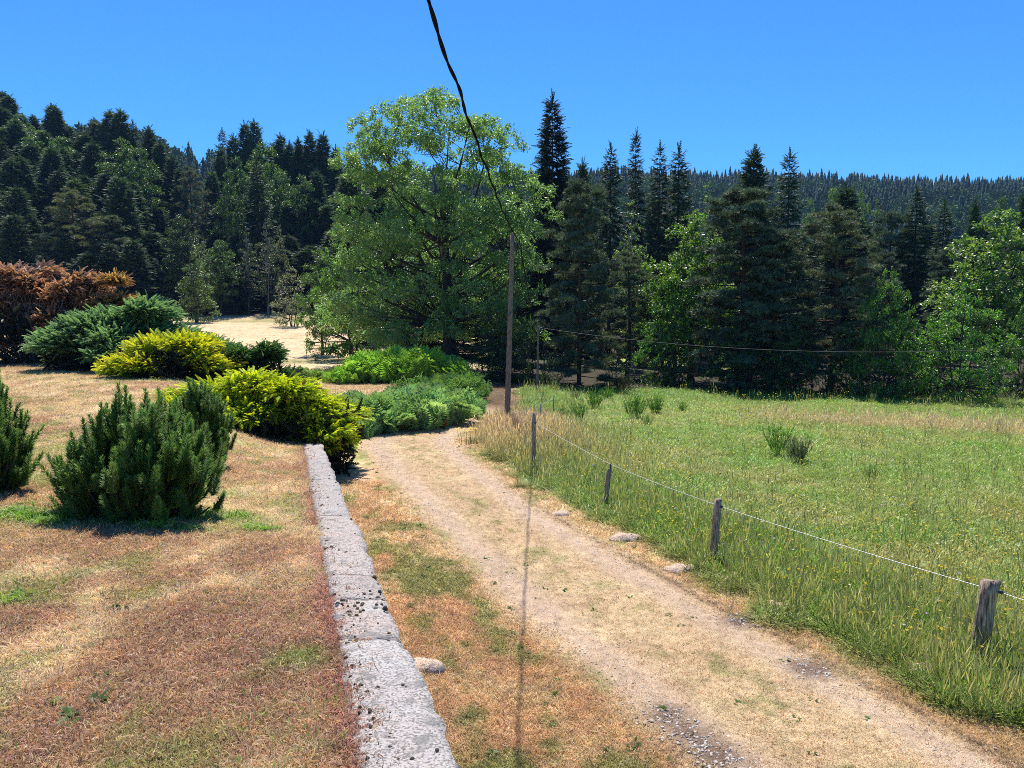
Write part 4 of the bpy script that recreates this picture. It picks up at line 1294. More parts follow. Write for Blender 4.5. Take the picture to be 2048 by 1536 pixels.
# ---- left hillside wood
LF = [
    # kind, px, d, top, width, label
    ('fir', 4, 225, 186, 70, "tall dark fir on the skyline at the left picture edge"), ('fir', 16, 222, 194, 60, "second dark skyline fir beside the left edge"),
    ('fir', 46, 218, 230, 40, "small skyline fir in the dip before the twin firs"), ('fir', 66, 222, 232, 44, "low skyline fir just left of the twin firs"),
    ('fir', 103, 216, 211, 54, "left one of the tall twin firs on the skyline"), ('fir', 112, 214, 216, 50, "right one of the tall twin firs on the skyline"),
    ('fir', 138, 216, 255, 48, "stout skyline fir right of the twin firs"), ('fir', 188, 214, 239, 48, "dark skyline fir before the far ridge shows"),
    ('fir', 219, 208, 224, 68, "broad skyline fir above the round beech"), ('fir', 240, 206, 222, 66, "matching broad fir to its right above the round beech"),
    ('spruce', 265, 208, 243, 44, "thin skyline spruce right of the broad firs"), ('fir', 297, 206, 258, 54, "dark fir standing against the far ridge"),
    ('fir', 319, 202, 286, 58, "dark fir lower down toward the valley notch"), ('fir', 343, 196, 313, 56, "dark fir at the edge of the valley notch"),
    ('fir', 360, 190, 337, 50, "lowest dark fir of the slope falling to the notch"), ('open_pine', 378, 172, 340, 72, "thin grey branched pine standing in the valley notch"),
    ('broad', 80, 196, 262, 100, "yellow green beech crown below the twin firs"), ('broad', 122, 190, 275, 90, "second yellow green beech to its right"),
    ('broad', 246, 176, 279, 125, "large round green beech in mid slope"), ('broad', 284, 172, 300, 90, "smaller beech merging with the large round beech"),
    ('fir', 31, 200, 241, 66, "dark fir high on the left slope"), ('fir', 62, 184, 287, 70, "dark fir under the yellow green beech"),
    ('fir', 103, 176, 297, 74, "dark fir in mid slope left of the round beech"), ('fir', 185, 180, 287, 70, "dark fir close left of the round beech"),
    ('fir', 239, 150, 354, 96, "well shaped conical fir in front of the round beech"), ('fir', 21, 166, 322, 80, "dark fir low on the left slope"),
    ('fir', 34, 150, 376, 88, "dark fir behind the brown juniper"), ('fir', 150, 162, 360, 84, "dark fir above the yellowish pine"),
    ('open_pine', 140, 146, 384, 115, "yellowish spreading pine above the brown juniper"), ('pine', 214, 144, 436, 118, "dark green spreading pine right of the yellowish pine"),
    ('pine', 84, 142, 468, 66, "small bluish pine behind the brown juniper"), ('broad', 42, 140, 505, 90, "leafy bush tree peeping over the brown juniper"),
    ('spruce', 444, 206, 262, 50, "thin skyline spruce right of the notch"), ('fir', 489, 204, 249, 54, "left one of the two high firs right of the notch"),
    ('fir', 509, 203, 245, 60, "right one of the two high firs right of the notch"), ('fir', 466, 200, 274, 60, "dark fir left of the two high firs"),
    ('fir', 424, 182, 347, 60, "dark fir bordering the notch on its right"), ('fir', 441, 192, 300, 60, "dark fir on the right lip of the notch"),
    ('broad', 526, 178, 286, 115, "broad sunlit beech under the two high firs"), ('broad', 472, 172, 316, 80, "beech crown left of the dark central fir"),
    ('spruce', 513, 158, 320, 70, "dark spruce standing before the broad sunlit beech"), ('broad', 560, 170, 345, 100, "beech crown right of the dark central spruce"),
    ('broad', 606, 166, 352, 100, "dull beech crown close to the big ash"), ('fir', 560, 196, 272, 56, "skyline fir right of the sunlit beech"),
    ('fir', 579, 194, 289, 60, "darker skyline fir next along"), ('fir', 597, 192, 281, 50, "thin skyline fir left of the pointed fir"),
    ('fir', 619, 192, 267, 58, "pointed skyline fir left of the big ash"), ('fir', 646, 192, 271, 60, "skyline fir nearest the big ash"),
    ('fir', 632, 170, 344, 66, "dark fir just left of the big ash crown"), ('fir', 671, 190, 296, 50, "skyline fir touching the big ash crown"),
    ('broad', 458, 152, 370, 90, "shaded beech above the small field edge alder"),
    ('alder', 388, 124, 491, 98, "pyramid shaped light green alder alone at the field edge"), ('broad', 438, 136, 482, 86, "rounded dark leafy tree behind the lone alder"),
    ('willow', 406, 138, 488, 50, "pale grey willow between alder and rounded tree"), ('willow', 558, 140, 457, 48, "tall pale grey willow in front of the dark firs"),
    ('willow', 582, 116, 537, 84, "pale grey willow bush at the field corner by the ash"), ('birch', 492, 140, 455, 46, "thin bare stemmed birch in the shade"), ('birch', 531, 139, 440, 56, "thin pale stemmed birch right beside it in the shade"),
    ('broad', 360, 146, 430, 90, "shaded leafy tree left above the lone alder"),
]
for (kind, px, d, top, w, lab) in LF:
    tn = (1, 1, 1)
    if 'yellowish' in lab: tn = (1.35, 1.25, .85)
    if kind == 'broad': tn = (.72, .78, .78)
    if 'yellow green' in lab or 'sunlit' in lab or 'round green' in lab: tn = (.95, .95, .8)
    if kind in ('alder', 'willow'): tn = (1.15, 1.1, 1.05)
    if 'shade' in lab: tn = (.5, .52, .58)  # shade put into the leaf colour as a darker tint
    if 'grey branched' in lab: tn = (1.1, 1.0, .95)
    tree(kind, px, d, top, w, lab, GH, tn)
rr_ = np.random.default_rng(12)
ROWS = {214: 'along the top row of the wooded hillside', 200: 'just under the skyline row of the hillside wood', 184: 'in the upper middle of the hillside wood', 168: 'in the middle of the hillside wood', 153: 'in the lower part of the hillside wood', 142: 'in the lowest row of the hillside wood, behind the hay field'}
for d, step, toplo, tophi in [(214, 34, 8, 40), (200, 36, 30, 70), (184, 38, 60, 110), (168, 40, 100, 160), (153, 44, 150, 220), (142, 48, 210, 300)]:
    px = -60 + rr_.uniform(0, 30)
    while px < 740:
        sky_y = np.interp(px, [-60, 0, 100, 230, 300, 360, 400, 430, 500, 640, 740], [180, 190, 235, 240, 285, 350, 385, 300, 275, 290, 320])
        top = sky_y + rr_.uniform(toplo, tophi)
        if not (362 < px < 425 and d > 160):
            k = rr_.random()
            k = k * .85 if d in (142, 153) else k
            kind = 'fir' if k < .74 else ('spruce' if k < .86 else ('broad' if k < .94 else 'pine'))
            tree(kind, px, d + rr_.uniform(-5, 5), top, rr_.uniform(62, 96) * (1.2 if kind in ('broad',) else 1), "dark %s crowded %s" % (dict(fir="fir", spruce="narrow spruce", broad="leafy tree", pine="pine")[kind], ROWS[d]),
                 "conifers crowding the hillside" if kind != 'broad' else "leafy trees crowding the hillside", (.7, .75, .8) if kind == 'broad' else (.9, .92, .95))
        px += step * rr_.uniform(.75, 1.3)

# ---- far forest on the ridges: one uncountable mass


def far_conifer(seed):
    r = np.random.default_rng(seed); mb = MB(); Hh, W = 16.0, 6.0
    n = 8
    for k in range(n):
        z0 = Hh * (k / n) * .96 + .6; z1 = min(z0 + Hh * .23, Hh); R = W * .5 * (1 - k / n) ** .85 + .12
        m = 9
        th = np.linspace(0, 6.283, m, endpoint=False) + r.uniform(0, 1)
        rr = R * r.uniform(.65, 1.2, m)
        V = [(0, 0, z1)] + [(rr[j] * math.cos(t), rr[j] * math.sin(t), z0 - rr[j] * r.uniform(0, .35)) for j, t in enumerate(th)]
        f = r.uniform(.8, 1.2, m + 1)
        mb.add(V, [(0, 1 + j, 1 + (j + 1) % m) for j in range(m)], np.stack([f, f, f], 1))
    mb.tube([(0, 0, -1), (0, 0, 3)], [.25, .2], 5, (1.2, .8, .8))
    return mb.mesh("far_conifer", M_far)


def far_round(seed):
    r = np.random.default_rng(seed); mb = MB()
    n = 420; d = rand_dirs(r, n); d[:, 2] = d[:, 2] * .9 + .1
    lob = r.normal(0, 1.6, (7, 3)) * [1, 1, .8] + [0, 0, 7.5]
    c = lob[r.integers(0, 7, n)]
    P = c + d * 2.6 * r.uniform(.7, 1.05, (n, 1))
    D = d + r.normal(0, .6, (n, 3))
    f = r.uniform(.7, 1.3, (n, 1))
    mb.scatter(LEAF, frames(D, r.uniform(0, 6, n), np.array([.9, 1.1, 1.1])), P, np.ones((n, 3)) * f)
    mb.tube([(0, 0, -1), (0, 0, 6)], [.3, .2], 5, (.6, .5, .5))
    return mb.mesh("far_round", M_far)


G_far = scatter_group("far_tree", [far_conifer(s) for s in range(3)] + [far_round(9), far_round(10)])
n = 30000
d = np.sqrt(rng.uniform(232.0 ** 2, 900.0 ** 2, n)); u = rng.uniform(-.74, .74, n)
x, y = u * d, d
R = np.where(u < -.3, 520, np.where(u < .1, 520 + (u + .3) / .4 * 260, 780))
dens_ = np.where(d < 330, .68, .62)
kp = (d < R + 30) & (rng.random(n) < dens_) & ~((u < -.40) & (d < 245))
x, y, u, d = x[kp], y[kp], u[kp], d[kp]
rd = (fbm(x * .012, y * .012, 111) > .54) & (rng.random(len(x)) < .6) & (d < 600)
idx = np.where(rd, rng.integers(3, 5, len(x)), rng.integers(0, 3, len(x)))
tn = np.where(rd[:, None], np.array([.085, .125, .045]), np.array([.022, .046, .024])) * rng.uniform(.5, 1.6, (len(x), 1))
s_ = (.62 + .5 * rng.random(len(x)) ** 1.4) * (.75 + .5 * fbm(x * .02, y * .02, 161)) * np.where(rd, 1.25, 1.0) * np.where(d > 500, 1.12, .95)
scatter("distant_forest", G_far, np.stack([x, y, base_h(x, y) - .3], 1), np.stack([0 * x, 0 * x, rng.uniform(0, 6.28, len(x))], 1), np.stack([s_, s_, s_ * rng.uniform(.85, 1.2, len(x))], 1), idx, tn,
        "far off conifer forest covering the ridges on the skyline")

# ------------------------------------------------------------------ garden shrubs
JUN = tmpl_spray(7, .20, .32, (1.0, 1.0, 1.0), (.45, .55, .55), .035, .20)


def juniper(seed, rx, ry, h, n, cin, ctip, lift=.45, sl=(.35, .65), nodd=.5, lumps=14, brown=None, wood_frac=.0, layer=3, dirbias=(0, 0, 0), tipgain=1.0):
    """layered spreading juniper: sprays fan outwards from lumps spread over a low dome"""
    r = np.random.default_rng(seed); wood = MB(); lv = MB()
    lp = []
    for i in range(lumps):
        a = r.uniform(0, 6.283); q = math.sqrt(r.random()) * .86
        top = h * (1 - q ** 2.2) * r.uniform(.7, 1.05)
        lp.append((np.array([rx * q * math.cos(a), ry * q * math.sin(a), max(top * r.uniform(.62, .95), .12 * h)]), r.uniform(.22, .36) * min(rx, ry)))
    W = np.array([k[1] ** 2 for k in lp]); ch = r.choice(lumps, n, p=W / W.sum())
    c = np.array([lp[k][0] for k in ch]); rad = np.array([lp[k][1] for k in ch])
    d = rand_dirs(r, n); d[:, 2] = np.abs(d[:, 2]) * .9 - .25
    P = c + d * rad[:, None] * r.uniform(.55, 1.05, (n, 1)) * np.array([1.15, 1.15, .62])
    P[:, 2] = np.maximum(P[:, 2], .04)
    rad_dir = P * np.array([1 / rx, 1 / ry, 0]); rad_dir /= np.linalg.norm(rad_dir, axis=1)[:, None] + 1e-6
    D = d * .65 + rad_dir * .75 + np.array([0, 0, lift]) + r.normal(0, .28, (n, 3)) + np.array(dirbias)
    ln = r.uniform(sl[0], sl[1], n)
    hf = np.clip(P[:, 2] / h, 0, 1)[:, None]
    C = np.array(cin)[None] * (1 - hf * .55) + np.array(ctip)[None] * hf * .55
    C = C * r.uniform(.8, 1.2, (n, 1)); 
    if brown is not None:
        m = r.random(n) < brown[1]; C[m] = np.array(brown[0]) * r.uniform(.7, 1.3, (m.sum(), 1))
    Dn = D / np.linalg.norm(D, axis=1)[:, None]
    jt = (JUN[0], JUN[1], JUN[2])
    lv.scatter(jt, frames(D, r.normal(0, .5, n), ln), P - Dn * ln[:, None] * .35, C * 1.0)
    # tip shoots in the tip colour
    m = (r.random(n) < .8)
    tp = P + Dn * ln[:, None] * .25
    Dt = Dn + np.array([0, 0, .05]) + r.normal(0, .25, (n, 3))
    Ct = np.broadcast_to(np.array(ctip), (n, 3)) * r.uniform(.75, 1.25, (n, 1)) * tipgain
    if brown is not None:
        mm = r.random(n) < brown[1] * .5; Ct = np.where(mm[:, None], np.array(brown[0])[None] * 1.1, Ct)
    mt = m & (hf[:, 0] > .10)
    lv.scatter(jt, frames(Dt[mt], r.normal(0, .6, mt.sum()), ln[mt] * .62), tp[mt], Ct[mt])
    # limbs
    for k, (p, q) in enumerate(lp):
        limb(wood, (r.normal(0, .15), r.normal(0, .15), -.05), p, .05, .015, r, .08, 5, 5)
        for j in range(5):
            limb(wood, p * .6, p + rand_dirs(r, 1)[0] * q * [1, 1, .5], .016, .005, r, .1, 3, 3)
    if wood_frac:
        for i in range(int(wood_frac)):
            p, q = lp[r.integers(0, lumps)]
            e = p + np.array([r.normal(0, q * .9), r.normal(0, q * .9), abs(r.normal(q * .7, q * .25))])
            limb(wood, p, e, .016, .004, r, .14, 3, 4)
    # dark dead inner twigs down to the ground
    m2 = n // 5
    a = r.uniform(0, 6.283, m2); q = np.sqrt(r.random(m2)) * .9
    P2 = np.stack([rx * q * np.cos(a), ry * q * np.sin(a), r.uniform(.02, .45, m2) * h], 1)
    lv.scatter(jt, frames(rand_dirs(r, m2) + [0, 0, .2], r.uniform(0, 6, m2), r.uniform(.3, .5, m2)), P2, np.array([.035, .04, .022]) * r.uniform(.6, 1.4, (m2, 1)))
    return wood, lv


M_deadwood = bark_mat("dead_grey_twigs", (.10, .075, .06), (.34, .28, .25), 2, 8)


def shrub(name, pair, loc, label, cat, wood_mat, leaf_mat, rot=0.0):
    t = obj(name, None, label=label, cat=cat, loc=loc)
    t.rotation_euler = (0, 0, rot)
    obj('branches', pair[0].mesh(name + "_branches", wood_mat, True), t)
    obj('foliage', pair[1].mesh(name + "_foliage", leaf_mat), t)
    return t


GOLD = (.80, .82, .030); GOLDIN = (.30, .48, .035)


def spot(px, d):
    x = ray(px, 700)[0] * d
    return x, d, float(H(x, d))


x, y, z = spot(498, 20.8)
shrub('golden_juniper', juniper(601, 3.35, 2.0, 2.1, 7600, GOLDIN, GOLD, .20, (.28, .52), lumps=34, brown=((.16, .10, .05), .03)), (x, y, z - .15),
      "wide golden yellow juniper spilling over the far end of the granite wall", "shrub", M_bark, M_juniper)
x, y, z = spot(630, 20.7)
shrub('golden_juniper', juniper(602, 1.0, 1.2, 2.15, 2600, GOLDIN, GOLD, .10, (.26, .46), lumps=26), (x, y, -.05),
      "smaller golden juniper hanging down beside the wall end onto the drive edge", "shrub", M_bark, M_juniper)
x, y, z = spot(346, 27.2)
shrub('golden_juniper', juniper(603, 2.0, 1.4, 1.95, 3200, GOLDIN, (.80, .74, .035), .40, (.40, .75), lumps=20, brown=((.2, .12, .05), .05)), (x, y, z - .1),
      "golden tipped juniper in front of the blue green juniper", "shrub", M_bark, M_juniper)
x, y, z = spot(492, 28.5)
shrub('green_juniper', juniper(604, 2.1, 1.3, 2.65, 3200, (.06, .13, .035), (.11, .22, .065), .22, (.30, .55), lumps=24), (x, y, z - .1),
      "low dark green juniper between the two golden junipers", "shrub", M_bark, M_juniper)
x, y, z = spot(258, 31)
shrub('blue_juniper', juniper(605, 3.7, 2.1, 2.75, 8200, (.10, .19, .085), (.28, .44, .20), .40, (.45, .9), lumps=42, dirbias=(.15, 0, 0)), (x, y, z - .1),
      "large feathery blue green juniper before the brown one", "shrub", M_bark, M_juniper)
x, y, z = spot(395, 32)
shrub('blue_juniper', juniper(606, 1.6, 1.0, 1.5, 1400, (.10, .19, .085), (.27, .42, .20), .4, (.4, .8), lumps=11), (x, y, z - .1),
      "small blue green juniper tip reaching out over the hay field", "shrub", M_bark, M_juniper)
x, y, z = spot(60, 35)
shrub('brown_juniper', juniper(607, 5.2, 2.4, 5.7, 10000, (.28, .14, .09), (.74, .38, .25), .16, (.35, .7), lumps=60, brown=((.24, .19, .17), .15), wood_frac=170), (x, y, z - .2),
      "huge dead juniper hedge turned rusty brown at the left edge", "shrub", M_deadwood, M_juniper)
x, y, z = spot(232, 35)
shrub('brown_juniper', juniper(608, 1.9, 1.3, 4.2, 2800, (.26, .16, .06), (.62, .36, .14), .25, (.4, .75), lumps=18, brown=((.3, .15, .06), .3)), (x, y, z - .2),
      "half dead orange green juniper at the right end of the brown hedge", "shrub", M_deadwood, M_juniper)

BB = [tmpl_bottlebrush(150, s) for s in range(3)]


def mugo(seed, rx, h, n):
    r = np.random.default_rng(seed); wood = MB(); lv = MB()
    i = 0
    P = []; D = []; Ls = []
    nb = n // 7
    for b in range(nb):
        a = r.uniform(0, 6.283); q = r.random() ** .55
        out = np.array([math.cos(a), math.sin(a), 0])
        hz = h * (1 - .66 * q ** 2.2) * (r.uniform(.18, 1.0) if b % 3 else r.uniform(.75, 1.0))
        e = out * rx * q * r.uniform(.82, 1.0) + [0, 0, hz]
        pts = limb(wood, out * .12 * r.random() + [0, 0, -.05], e * [1, 1, .78], .022, .009, r, .05, 4, 6, (1, 1, 1), up=.14 * q)
        for j in range(7):
            s = r.uniform(.35, 1.0) if j > 1 else 1.0
            p = pts[0] * (1 - s) + pts[-1] * s if s < 1 else pts[-1]
            k_ = min(6, int(s * 6)); p = pts[k_] + r.normal(0, .05, 3)
            dd = out * (.10 + .38 * q * (1.2 - s) + .5 * q * max(0, 1 - 2.2 * hz / h)) + np.array([0, 0, 1.0]) + r.normal(0, .14, 3)
            L = r.uniform(.20, .36) * (1.15 if j < 2 else 1)
            P.append(p); D.append(dd); Ls.append(L)
    P = np.array(P); D = np.array(D); Ls = np.array(Ls)
    k = np.arange(len(P)) % 3
    C = np.array([.15, .265, .06])[None] * r.uniform(.75, 1.35, (len(P), 1)) * np.stack([r.uniform(.9, 1.15, len(P)), np.ones(len(P)), r.uniform(.9, 1.2, len(P))], 1)
    for i in range(3):
        m = k == i
        wd = Ls[m] * .42 / .36 * 1.0
        lv.scatter(BB[i], frames(D[m], r.uniform(0, 6, m.sum()), np.stack([np.full(m.sum(), .46), Ls[m], np.full(m.sum(), .46)], 1)), P[m], C[m])
    return wood, lv


for (px, py, rx, h, n, lab, sd) in [(248, 1040, .92, 1.62, 1750, "dwarf pine bush with upright candle shoots, largest on the lawn", 701),
                                    (392, 930, .52, 1.55, 900, "dwarf pine bush behind the largest one, touching the golden juniper", 702),
                                    (-50, 990, .50, 1.65, 900, "dwarf pine bush cut by the left picture edge", 703)]:
    g = hit(px, py)
    shrub('dwarf_pine', mugo(sd, rx, h, n), (g[0], g[1] + rx * .45, float(H(g[0], g[1] + rx * .45)) - .03), lab, "shrub", M_bark, M_juniper)

# ------------------------------------------------------------------ bracken
FR = [tmpl_frond(s) for s in range(3)]


def bracken(seed, pts, h, n, col):
    """pts: footprint polyline blobs [(x, y, r)] relative to origin"""
    r = np.random.default_rng(seed); mb = MB()
    pts = np.array(pts); ch = r.choice(len(pts), n, p=pts[:, 2] ** 2 / (pts[:, 2] ** 2).sum())
    a = r.uniform(0, 6.283, n); q = np.sqrt(r.random(n))
    P = np.stack([pts[ch, 0] + pts[ch, 2] * q * np.cos(a), pts[ch, 1] + pts[ch, 2] * q * np.sin(a), np.zeros(n)], 1)
    outd = np.stack([np.cos(a), np.sin(a), 0 * a], 1) * (.25 + .65 * q ** 2)[:, None] + r.normal(0, .25, (n, 3)) * [1, 1, 0] + [0, 0, 1.0]
    hh = h * r.uniform(.75, 1.15, n) * (1 - .28 * q ** 3) * (pts[ch, 3] if pts.shape[1] > 3 else 1) * (.72 + .6 * fbm(P[:, 0] * 1.1 + seed, P[:, 1] * 1.1, 13))
    C = np.array(col)[None] * r.uniform(.75, 1.25, (n, 1)) * np.stack([r.uniform(.9, 1.2, n), np.ones(n), r.uniform(.9, 1.1, n)], 1)
    dead = r.random(n) < .06
    C[dead] = np.array([.22, .12, .05]); hh[dead] *= .55
    for i in range(3):
        m = (np.arange(n) % 3) == i
        mb.scatter(FR[i], frames(outd[m], r.uniform(0, 6.283, m.sum()), hh[m]), P[m], C[m])
    return mb


def bracken_thing(px, py, blobs, h, n, col, label, seed, dz=-.05):
    g = hit(px, py, 21.0)
    t = obj('bracken', None, label=label, cat='fern', loc=(g[0], g[1], float(base_h(g[0], g[1])) + dz))
    obj('fronds', bracken(seed, blobs, h, n, col).mesh('bracken_fronds', M_fern), t, kind='stuff')


FC = (.24, .42, .19)
bracken_thing(765, 866, [(-.9, .6, .9), (0.1, .8, .95), (.9, 1.4, .9), (-1.4, 1.5, .8)], 1.55, 560, FC, "front clump of tall bracken at the bend of the drive", 801)
bracken_thing(855, 852, [(0, .6, .75), (.7, 1.4, .9), (-.2, 1.6, .9)], 1.5, 400, FC, "bracken clump beside the grassy bank where the drive turns", 802)
bracken_thing(715, 872, [(0, 0, .35)], .85, 60, FC, "small bracken tuft next to the golden juniper", 803)
bracken_thing(740, 765, [(-1.2, 0, 1.2, .75), (.4, .4, 1.4, 1.1), (2.0, .6, 1.4, 1.35), (3.2, 1.0, 1.2, 1.3), (4.4, .6, 1.0, 1.0)], 1.7, 1000, (.22, .44, .07), "sunlit mound of bracken behind the drive, under the big ash", 804)
bracken_thing(850, 802, [(0, 0, 1.0), (1.0, .6, 1.0), (1.6, 1.6, 1.0)], 1.3, 420, (.14, .28, .09), "shaded bracken between the two sunlit clumps", 805)  # darker frond colour stands in for the shade here
bracken_thing(640, 758, [(-.8, 0, .7), (.4, .2, .7)], .85, 160, (.2, .32, .10), "low pale bracken on the hay path", 806)

# ------------------------------------------------------------------ broom plants and rushes in the meadow


def broom(seed, h, r0, n, col):
    r = np.random.default_rng(seed); mb = MB(); P = []; D = []; L = []
    for i in range(n):
        a = r.uniform(0, 6.283); q = r.random() ** .7
        d = np.array([math.cos(a) * q * .55, math.sin(a) * q * .55, 1.0]); d /= np.linalg.norm(d)
        l = h * r.uniform(.6, 1.05) * (1 - .25 * q)
        p0 = np.array([math.cos(a), math.sin(a), 0]) * r0 * .3 * q
        sd = np.array([-math.sin(a), math.cos(a), 0]) * .006
        f = r.uniform(.7, 1.3)
        mb.add([p0 + sd, p0 - sd, p0 + d * l], [(0, 1, 2)], np.array(col) * f)
        k = 16; s = r.uniform(.25, 1, k)
        P += list(p0 + d * l * s[:, None]); D += list(d + r.normal(0, .35, (k, 3))); L += list(r.uniform(.08, .16, k) * h)
    P = np.array(P); D = np.array(D); L = np.array(L)
    mb.scatter(LEAF, frames(D, r.uniform(0, 6, len(P)), np.stack([L * .10, L, L], 1)), P, np.array(col)[None] * r.uniform(.7, 1.3, (len(P), 1)))
    return mb


BR = [(1160, 845, 1.0, .4, "broom plant nearest the dark fence post"), (1128, 850, .75, .4, "smaller broom plant left of it by the fence post"), (1270, 838, 1.1, .8, "widest broom plant in the meadow middle"), (1312, 828, .9, .5, "broom plant right of the widest one"),
      (1188, 818, .9, .5, "broom plant near the dark rush clump"), (1215, 800, .7, .5, "small broom plant close below the dark rush clump"), (1555, 912, 1.05, .4, "tall bright green broom plant alone in the right meadow"), (1594, 928, .9, .5, "grey stalky broom plant right beside the bright one"),
      (1740, 962, .45, .3, "short broom plant with yellow flowers beside it"), (1365, 825, .55, .3, "tiny broom plant farthest right of the middle group"), (1295, 852, .5, .3, "tiny broom plant in front of the widest one"), (1150, 800, .6, .4, "low broom plant near the thin grey stakes")]
for i, (px, py, h, w, lab) in enumerate(BR):
    g = hit(px, py)
    col = (.13, .28, .05) if 'grey' not in lab else (.15, .19, .10)
    obj('broom_plant', broom(900 + i, h * 1.1, w, 46 if w < .5 else 80, col).mesh('broom', M_juniper), label=lab, cat='plant', group='broom plants in the meadow', loc=tuple(g))
g = hit(1245, 780)
obj('rush_clump', broom(930, .9, 1.0, 130, (.09, .08, .035)).mesh('rush', M_juniper), label="dark brown rush clump where the bright grass begins", cat='plant', loc=tuple(g))
g = hit(935, 890)
mb = MB(); r = np.random.default_rng(5)
for i in range(16):
    a = r.uniform(0, 6.28); q = .28 * math.sqrt(r.random()); p = np.array([q * math.cos(a), q * math.sin(a), 0]); t = p * 1.4 + [0, 0, r.uniform(.45, .6)]
    mb.tube([p, (p + t) / 2 + [.01, 0, 0], t], [.005, .004, .003], 3, (.12, .2, .03))
    for j in range(9):
        c = t + r.normal(0, .035, 3) * [1, 1, .3]; b = r.uniform(0, 6)
        mb.add([c + [.02 * math.cos(b + k), .02 * math.sin(b + k), .004 * k] for k in (0, 2.1, 4.2)], [(0, 1, 2)], (.85, .62, .01))
obj('ragwort', mb.mesh('ragwort', M_juniper), label="ragwort with flat yellow flower heads on the grass bank", cat='plant', loc=tuple(g))
for i, (px, py, w, lab) in enumerate([(1245, 742, 95, "pale grey green bush in sun at the wood edge"), (1345, 752, 60, "dull bush in the shade at the wood edge"), (1560, 738, 90, "bush in deep shade with a few lit leaves, under the pines"), (1640, 742, 60, "low shaded bush under the open pine"), (1105, 745, 60, "weedy bush at the foot of the leaning pine"), (1840, 752, 130, "low dark bush under the wide leafy tree"), (1980, 755, 130, "low dark bush toward the right picture edge"), (1460, 745, 120, "low dark bush under the broad pine")]):
    d = 48.0 if px < 1400 else 45.5 - .30 * (px - 1400) / 40
    tree('bush', px, d, py - 35, w, lab, 'bushes at the wood edge', (1.5, 1.45, 2.2) if 'pale' in lab else (.8, .9, .9))

# ------------------------------------------------------------------ poles, cables, fence
def lathe_post(pts, rad, sides, mat, name, parent, seed=0, rough=.0, cap=True):
    mb = MB(); mb.tube(pts, rad, sides, (1, 1, 1), cap)
    return obj(name, mb.mesh(name, mat, sides > 8), parent)


pb = at(1013, 838, 27.6); pt = at(1025, 470, 27.6)
pb[2] = float(base_h(pb[0], pb[1])) - .5
pole = obj('utility_pole', None, label="tall weathered wooden utility pole on the grass bank", cat='pole', loc=tuple(pb))
ax = pt - pb; L = np.linalg.norm(ax)
t = np.linspace(0, 1, 12)
lathe_post(ax[None] * t[:, None], .115 - .04 * t, 14, M_pole, 'shaft', pole)
mb = MB(); mb.tube([ax * .998 + [0, 0, -.02], ax + [0, 0, .10]], [.078, .004], 8, (1, 1, 1), True); obj('top_cap', mb.mesh('cap', M_pole), pole)
up = ax / L
hw = ax - up * .25
mb = MB(); mb.tube([hw + [-.16, -.02, 0], hw + [.30, -.02, .03]], [.014, .014], 6, (1, 1, 1), True); obj('cross_bolt', mb.mesh('bolt', M_iron), pole)
mb = MB(); mb.tube([hw + [-.13, -.03, .10], hw + [-.075, -.03, .10]], [.012, .012], 6, (1, 1, 1), True); obj('cross_bolt', mb.mesh('bolt', M_iron), pole)
ins = hw + np.array([.27, -.02, -.02])
for dx in (.10, .26):
    mb = MB(); q = hw + np.array([dx, -.02, -.02]); mb.tube([q, q + [0, 0, -.05], q + [0, 0, -.09], q + [0, 0, -.12]], [.02, .045, .05, .03], 8, (1, 1, 1), True)
    obj('insulator', mb.mesh('insulator', M_porc), pole)
mb = MB(); q = ax * .62; mb.tube([q + [.0, -.12, 0], q + [.0, -.11, .12]], [.03, .03], 6, (1, 1, 1), True); obj('tag_plate', mb.mesh('tag', M_iron), pole)

# twisted black service cable from the house over the camera to the pole
top = pb + ins
yv = np.linspace(-1.5, top[1], 260)


def cab(yv):
    k = (yv - 4.5)
    z = 6.2 + .0159 * k + .00102 * k * (yv - 10.8)
    x = -.50 + .0254 * k
    f = sm(yv, 20, top[1])
    x = x + (top[0] - (-.50 + .0254 * (top[1] - 4.5))) * (yv / top[1]) ** 4 * (yv > 0)
    z = z + (top[2] - (6.2 + .0159 * (top[1] - 4.5) + .00102 * (top[1] - 4.5) * (top[1] - 10.8))) * (yv / top[1]) ** 4 * (yv > 0)
    return x, z


yv = np.linspace(-1.5, top[1], 900)
cx, cz = cab(yv)
mb = MB(); rad = .0096
cable = obj('service_cable', None, label="thick black twisted cable running overhead from the house to the wooden pole", cat='cable', loc=(0, 0, 0))
for ph in (0, math.pi):
    mb = MB(); a = yv * 2 * math.pi / 1.1 + ph
    wob = .010 * np.sin(yv * 3.1)
    mb.tube(np.stack([cx + rad * .62 * np.cos(a) + wob, yv, cz + rad * .62 * np.sin(a) + .006 * np.sin(yv * 5)], 1), np.full(len(yv), rad), 6, (1, 1, 1))
    obj('strand', mb.mesh('strand', M_cable, True), cable)

# thin second pole in the trees and its lines
p2 = at(1074, 772, 44.5); p2[2] = float(base_h(p2[0], p2[1])) - .4
p2t = at(1077, 653, 44.5)
pole2 = obj('utility_pole', None, label="thin dark far pole in front of the trees, carrying the wire across the meadow", cat='pole', loc=tuple(p2))
ax2 = p2t - p2
lathe_post(ax2[None] * t[:, None], .075 - .02 * t, 10, M_pole, 'shaft', pole2)
mb = MB(); mb.tube([ax2 + [-.02, 0, -.1], ax2 + [.32, 0, -.02]], [.02, .02], 5, (1, 1, 1), True); obj('bracket', mb.mesh('bracket', M_iron), pole2)
for dx in (.1, .26):
    mb = MB(); q = ax2 + np.array([dx, 0, -.06]); mb.tube([q, q + [0, 0, -.22]], [.03, .035], 6, (1, 1, 1), True); obj('insulator', mb.mesh('insulator', M_porc), pole2)


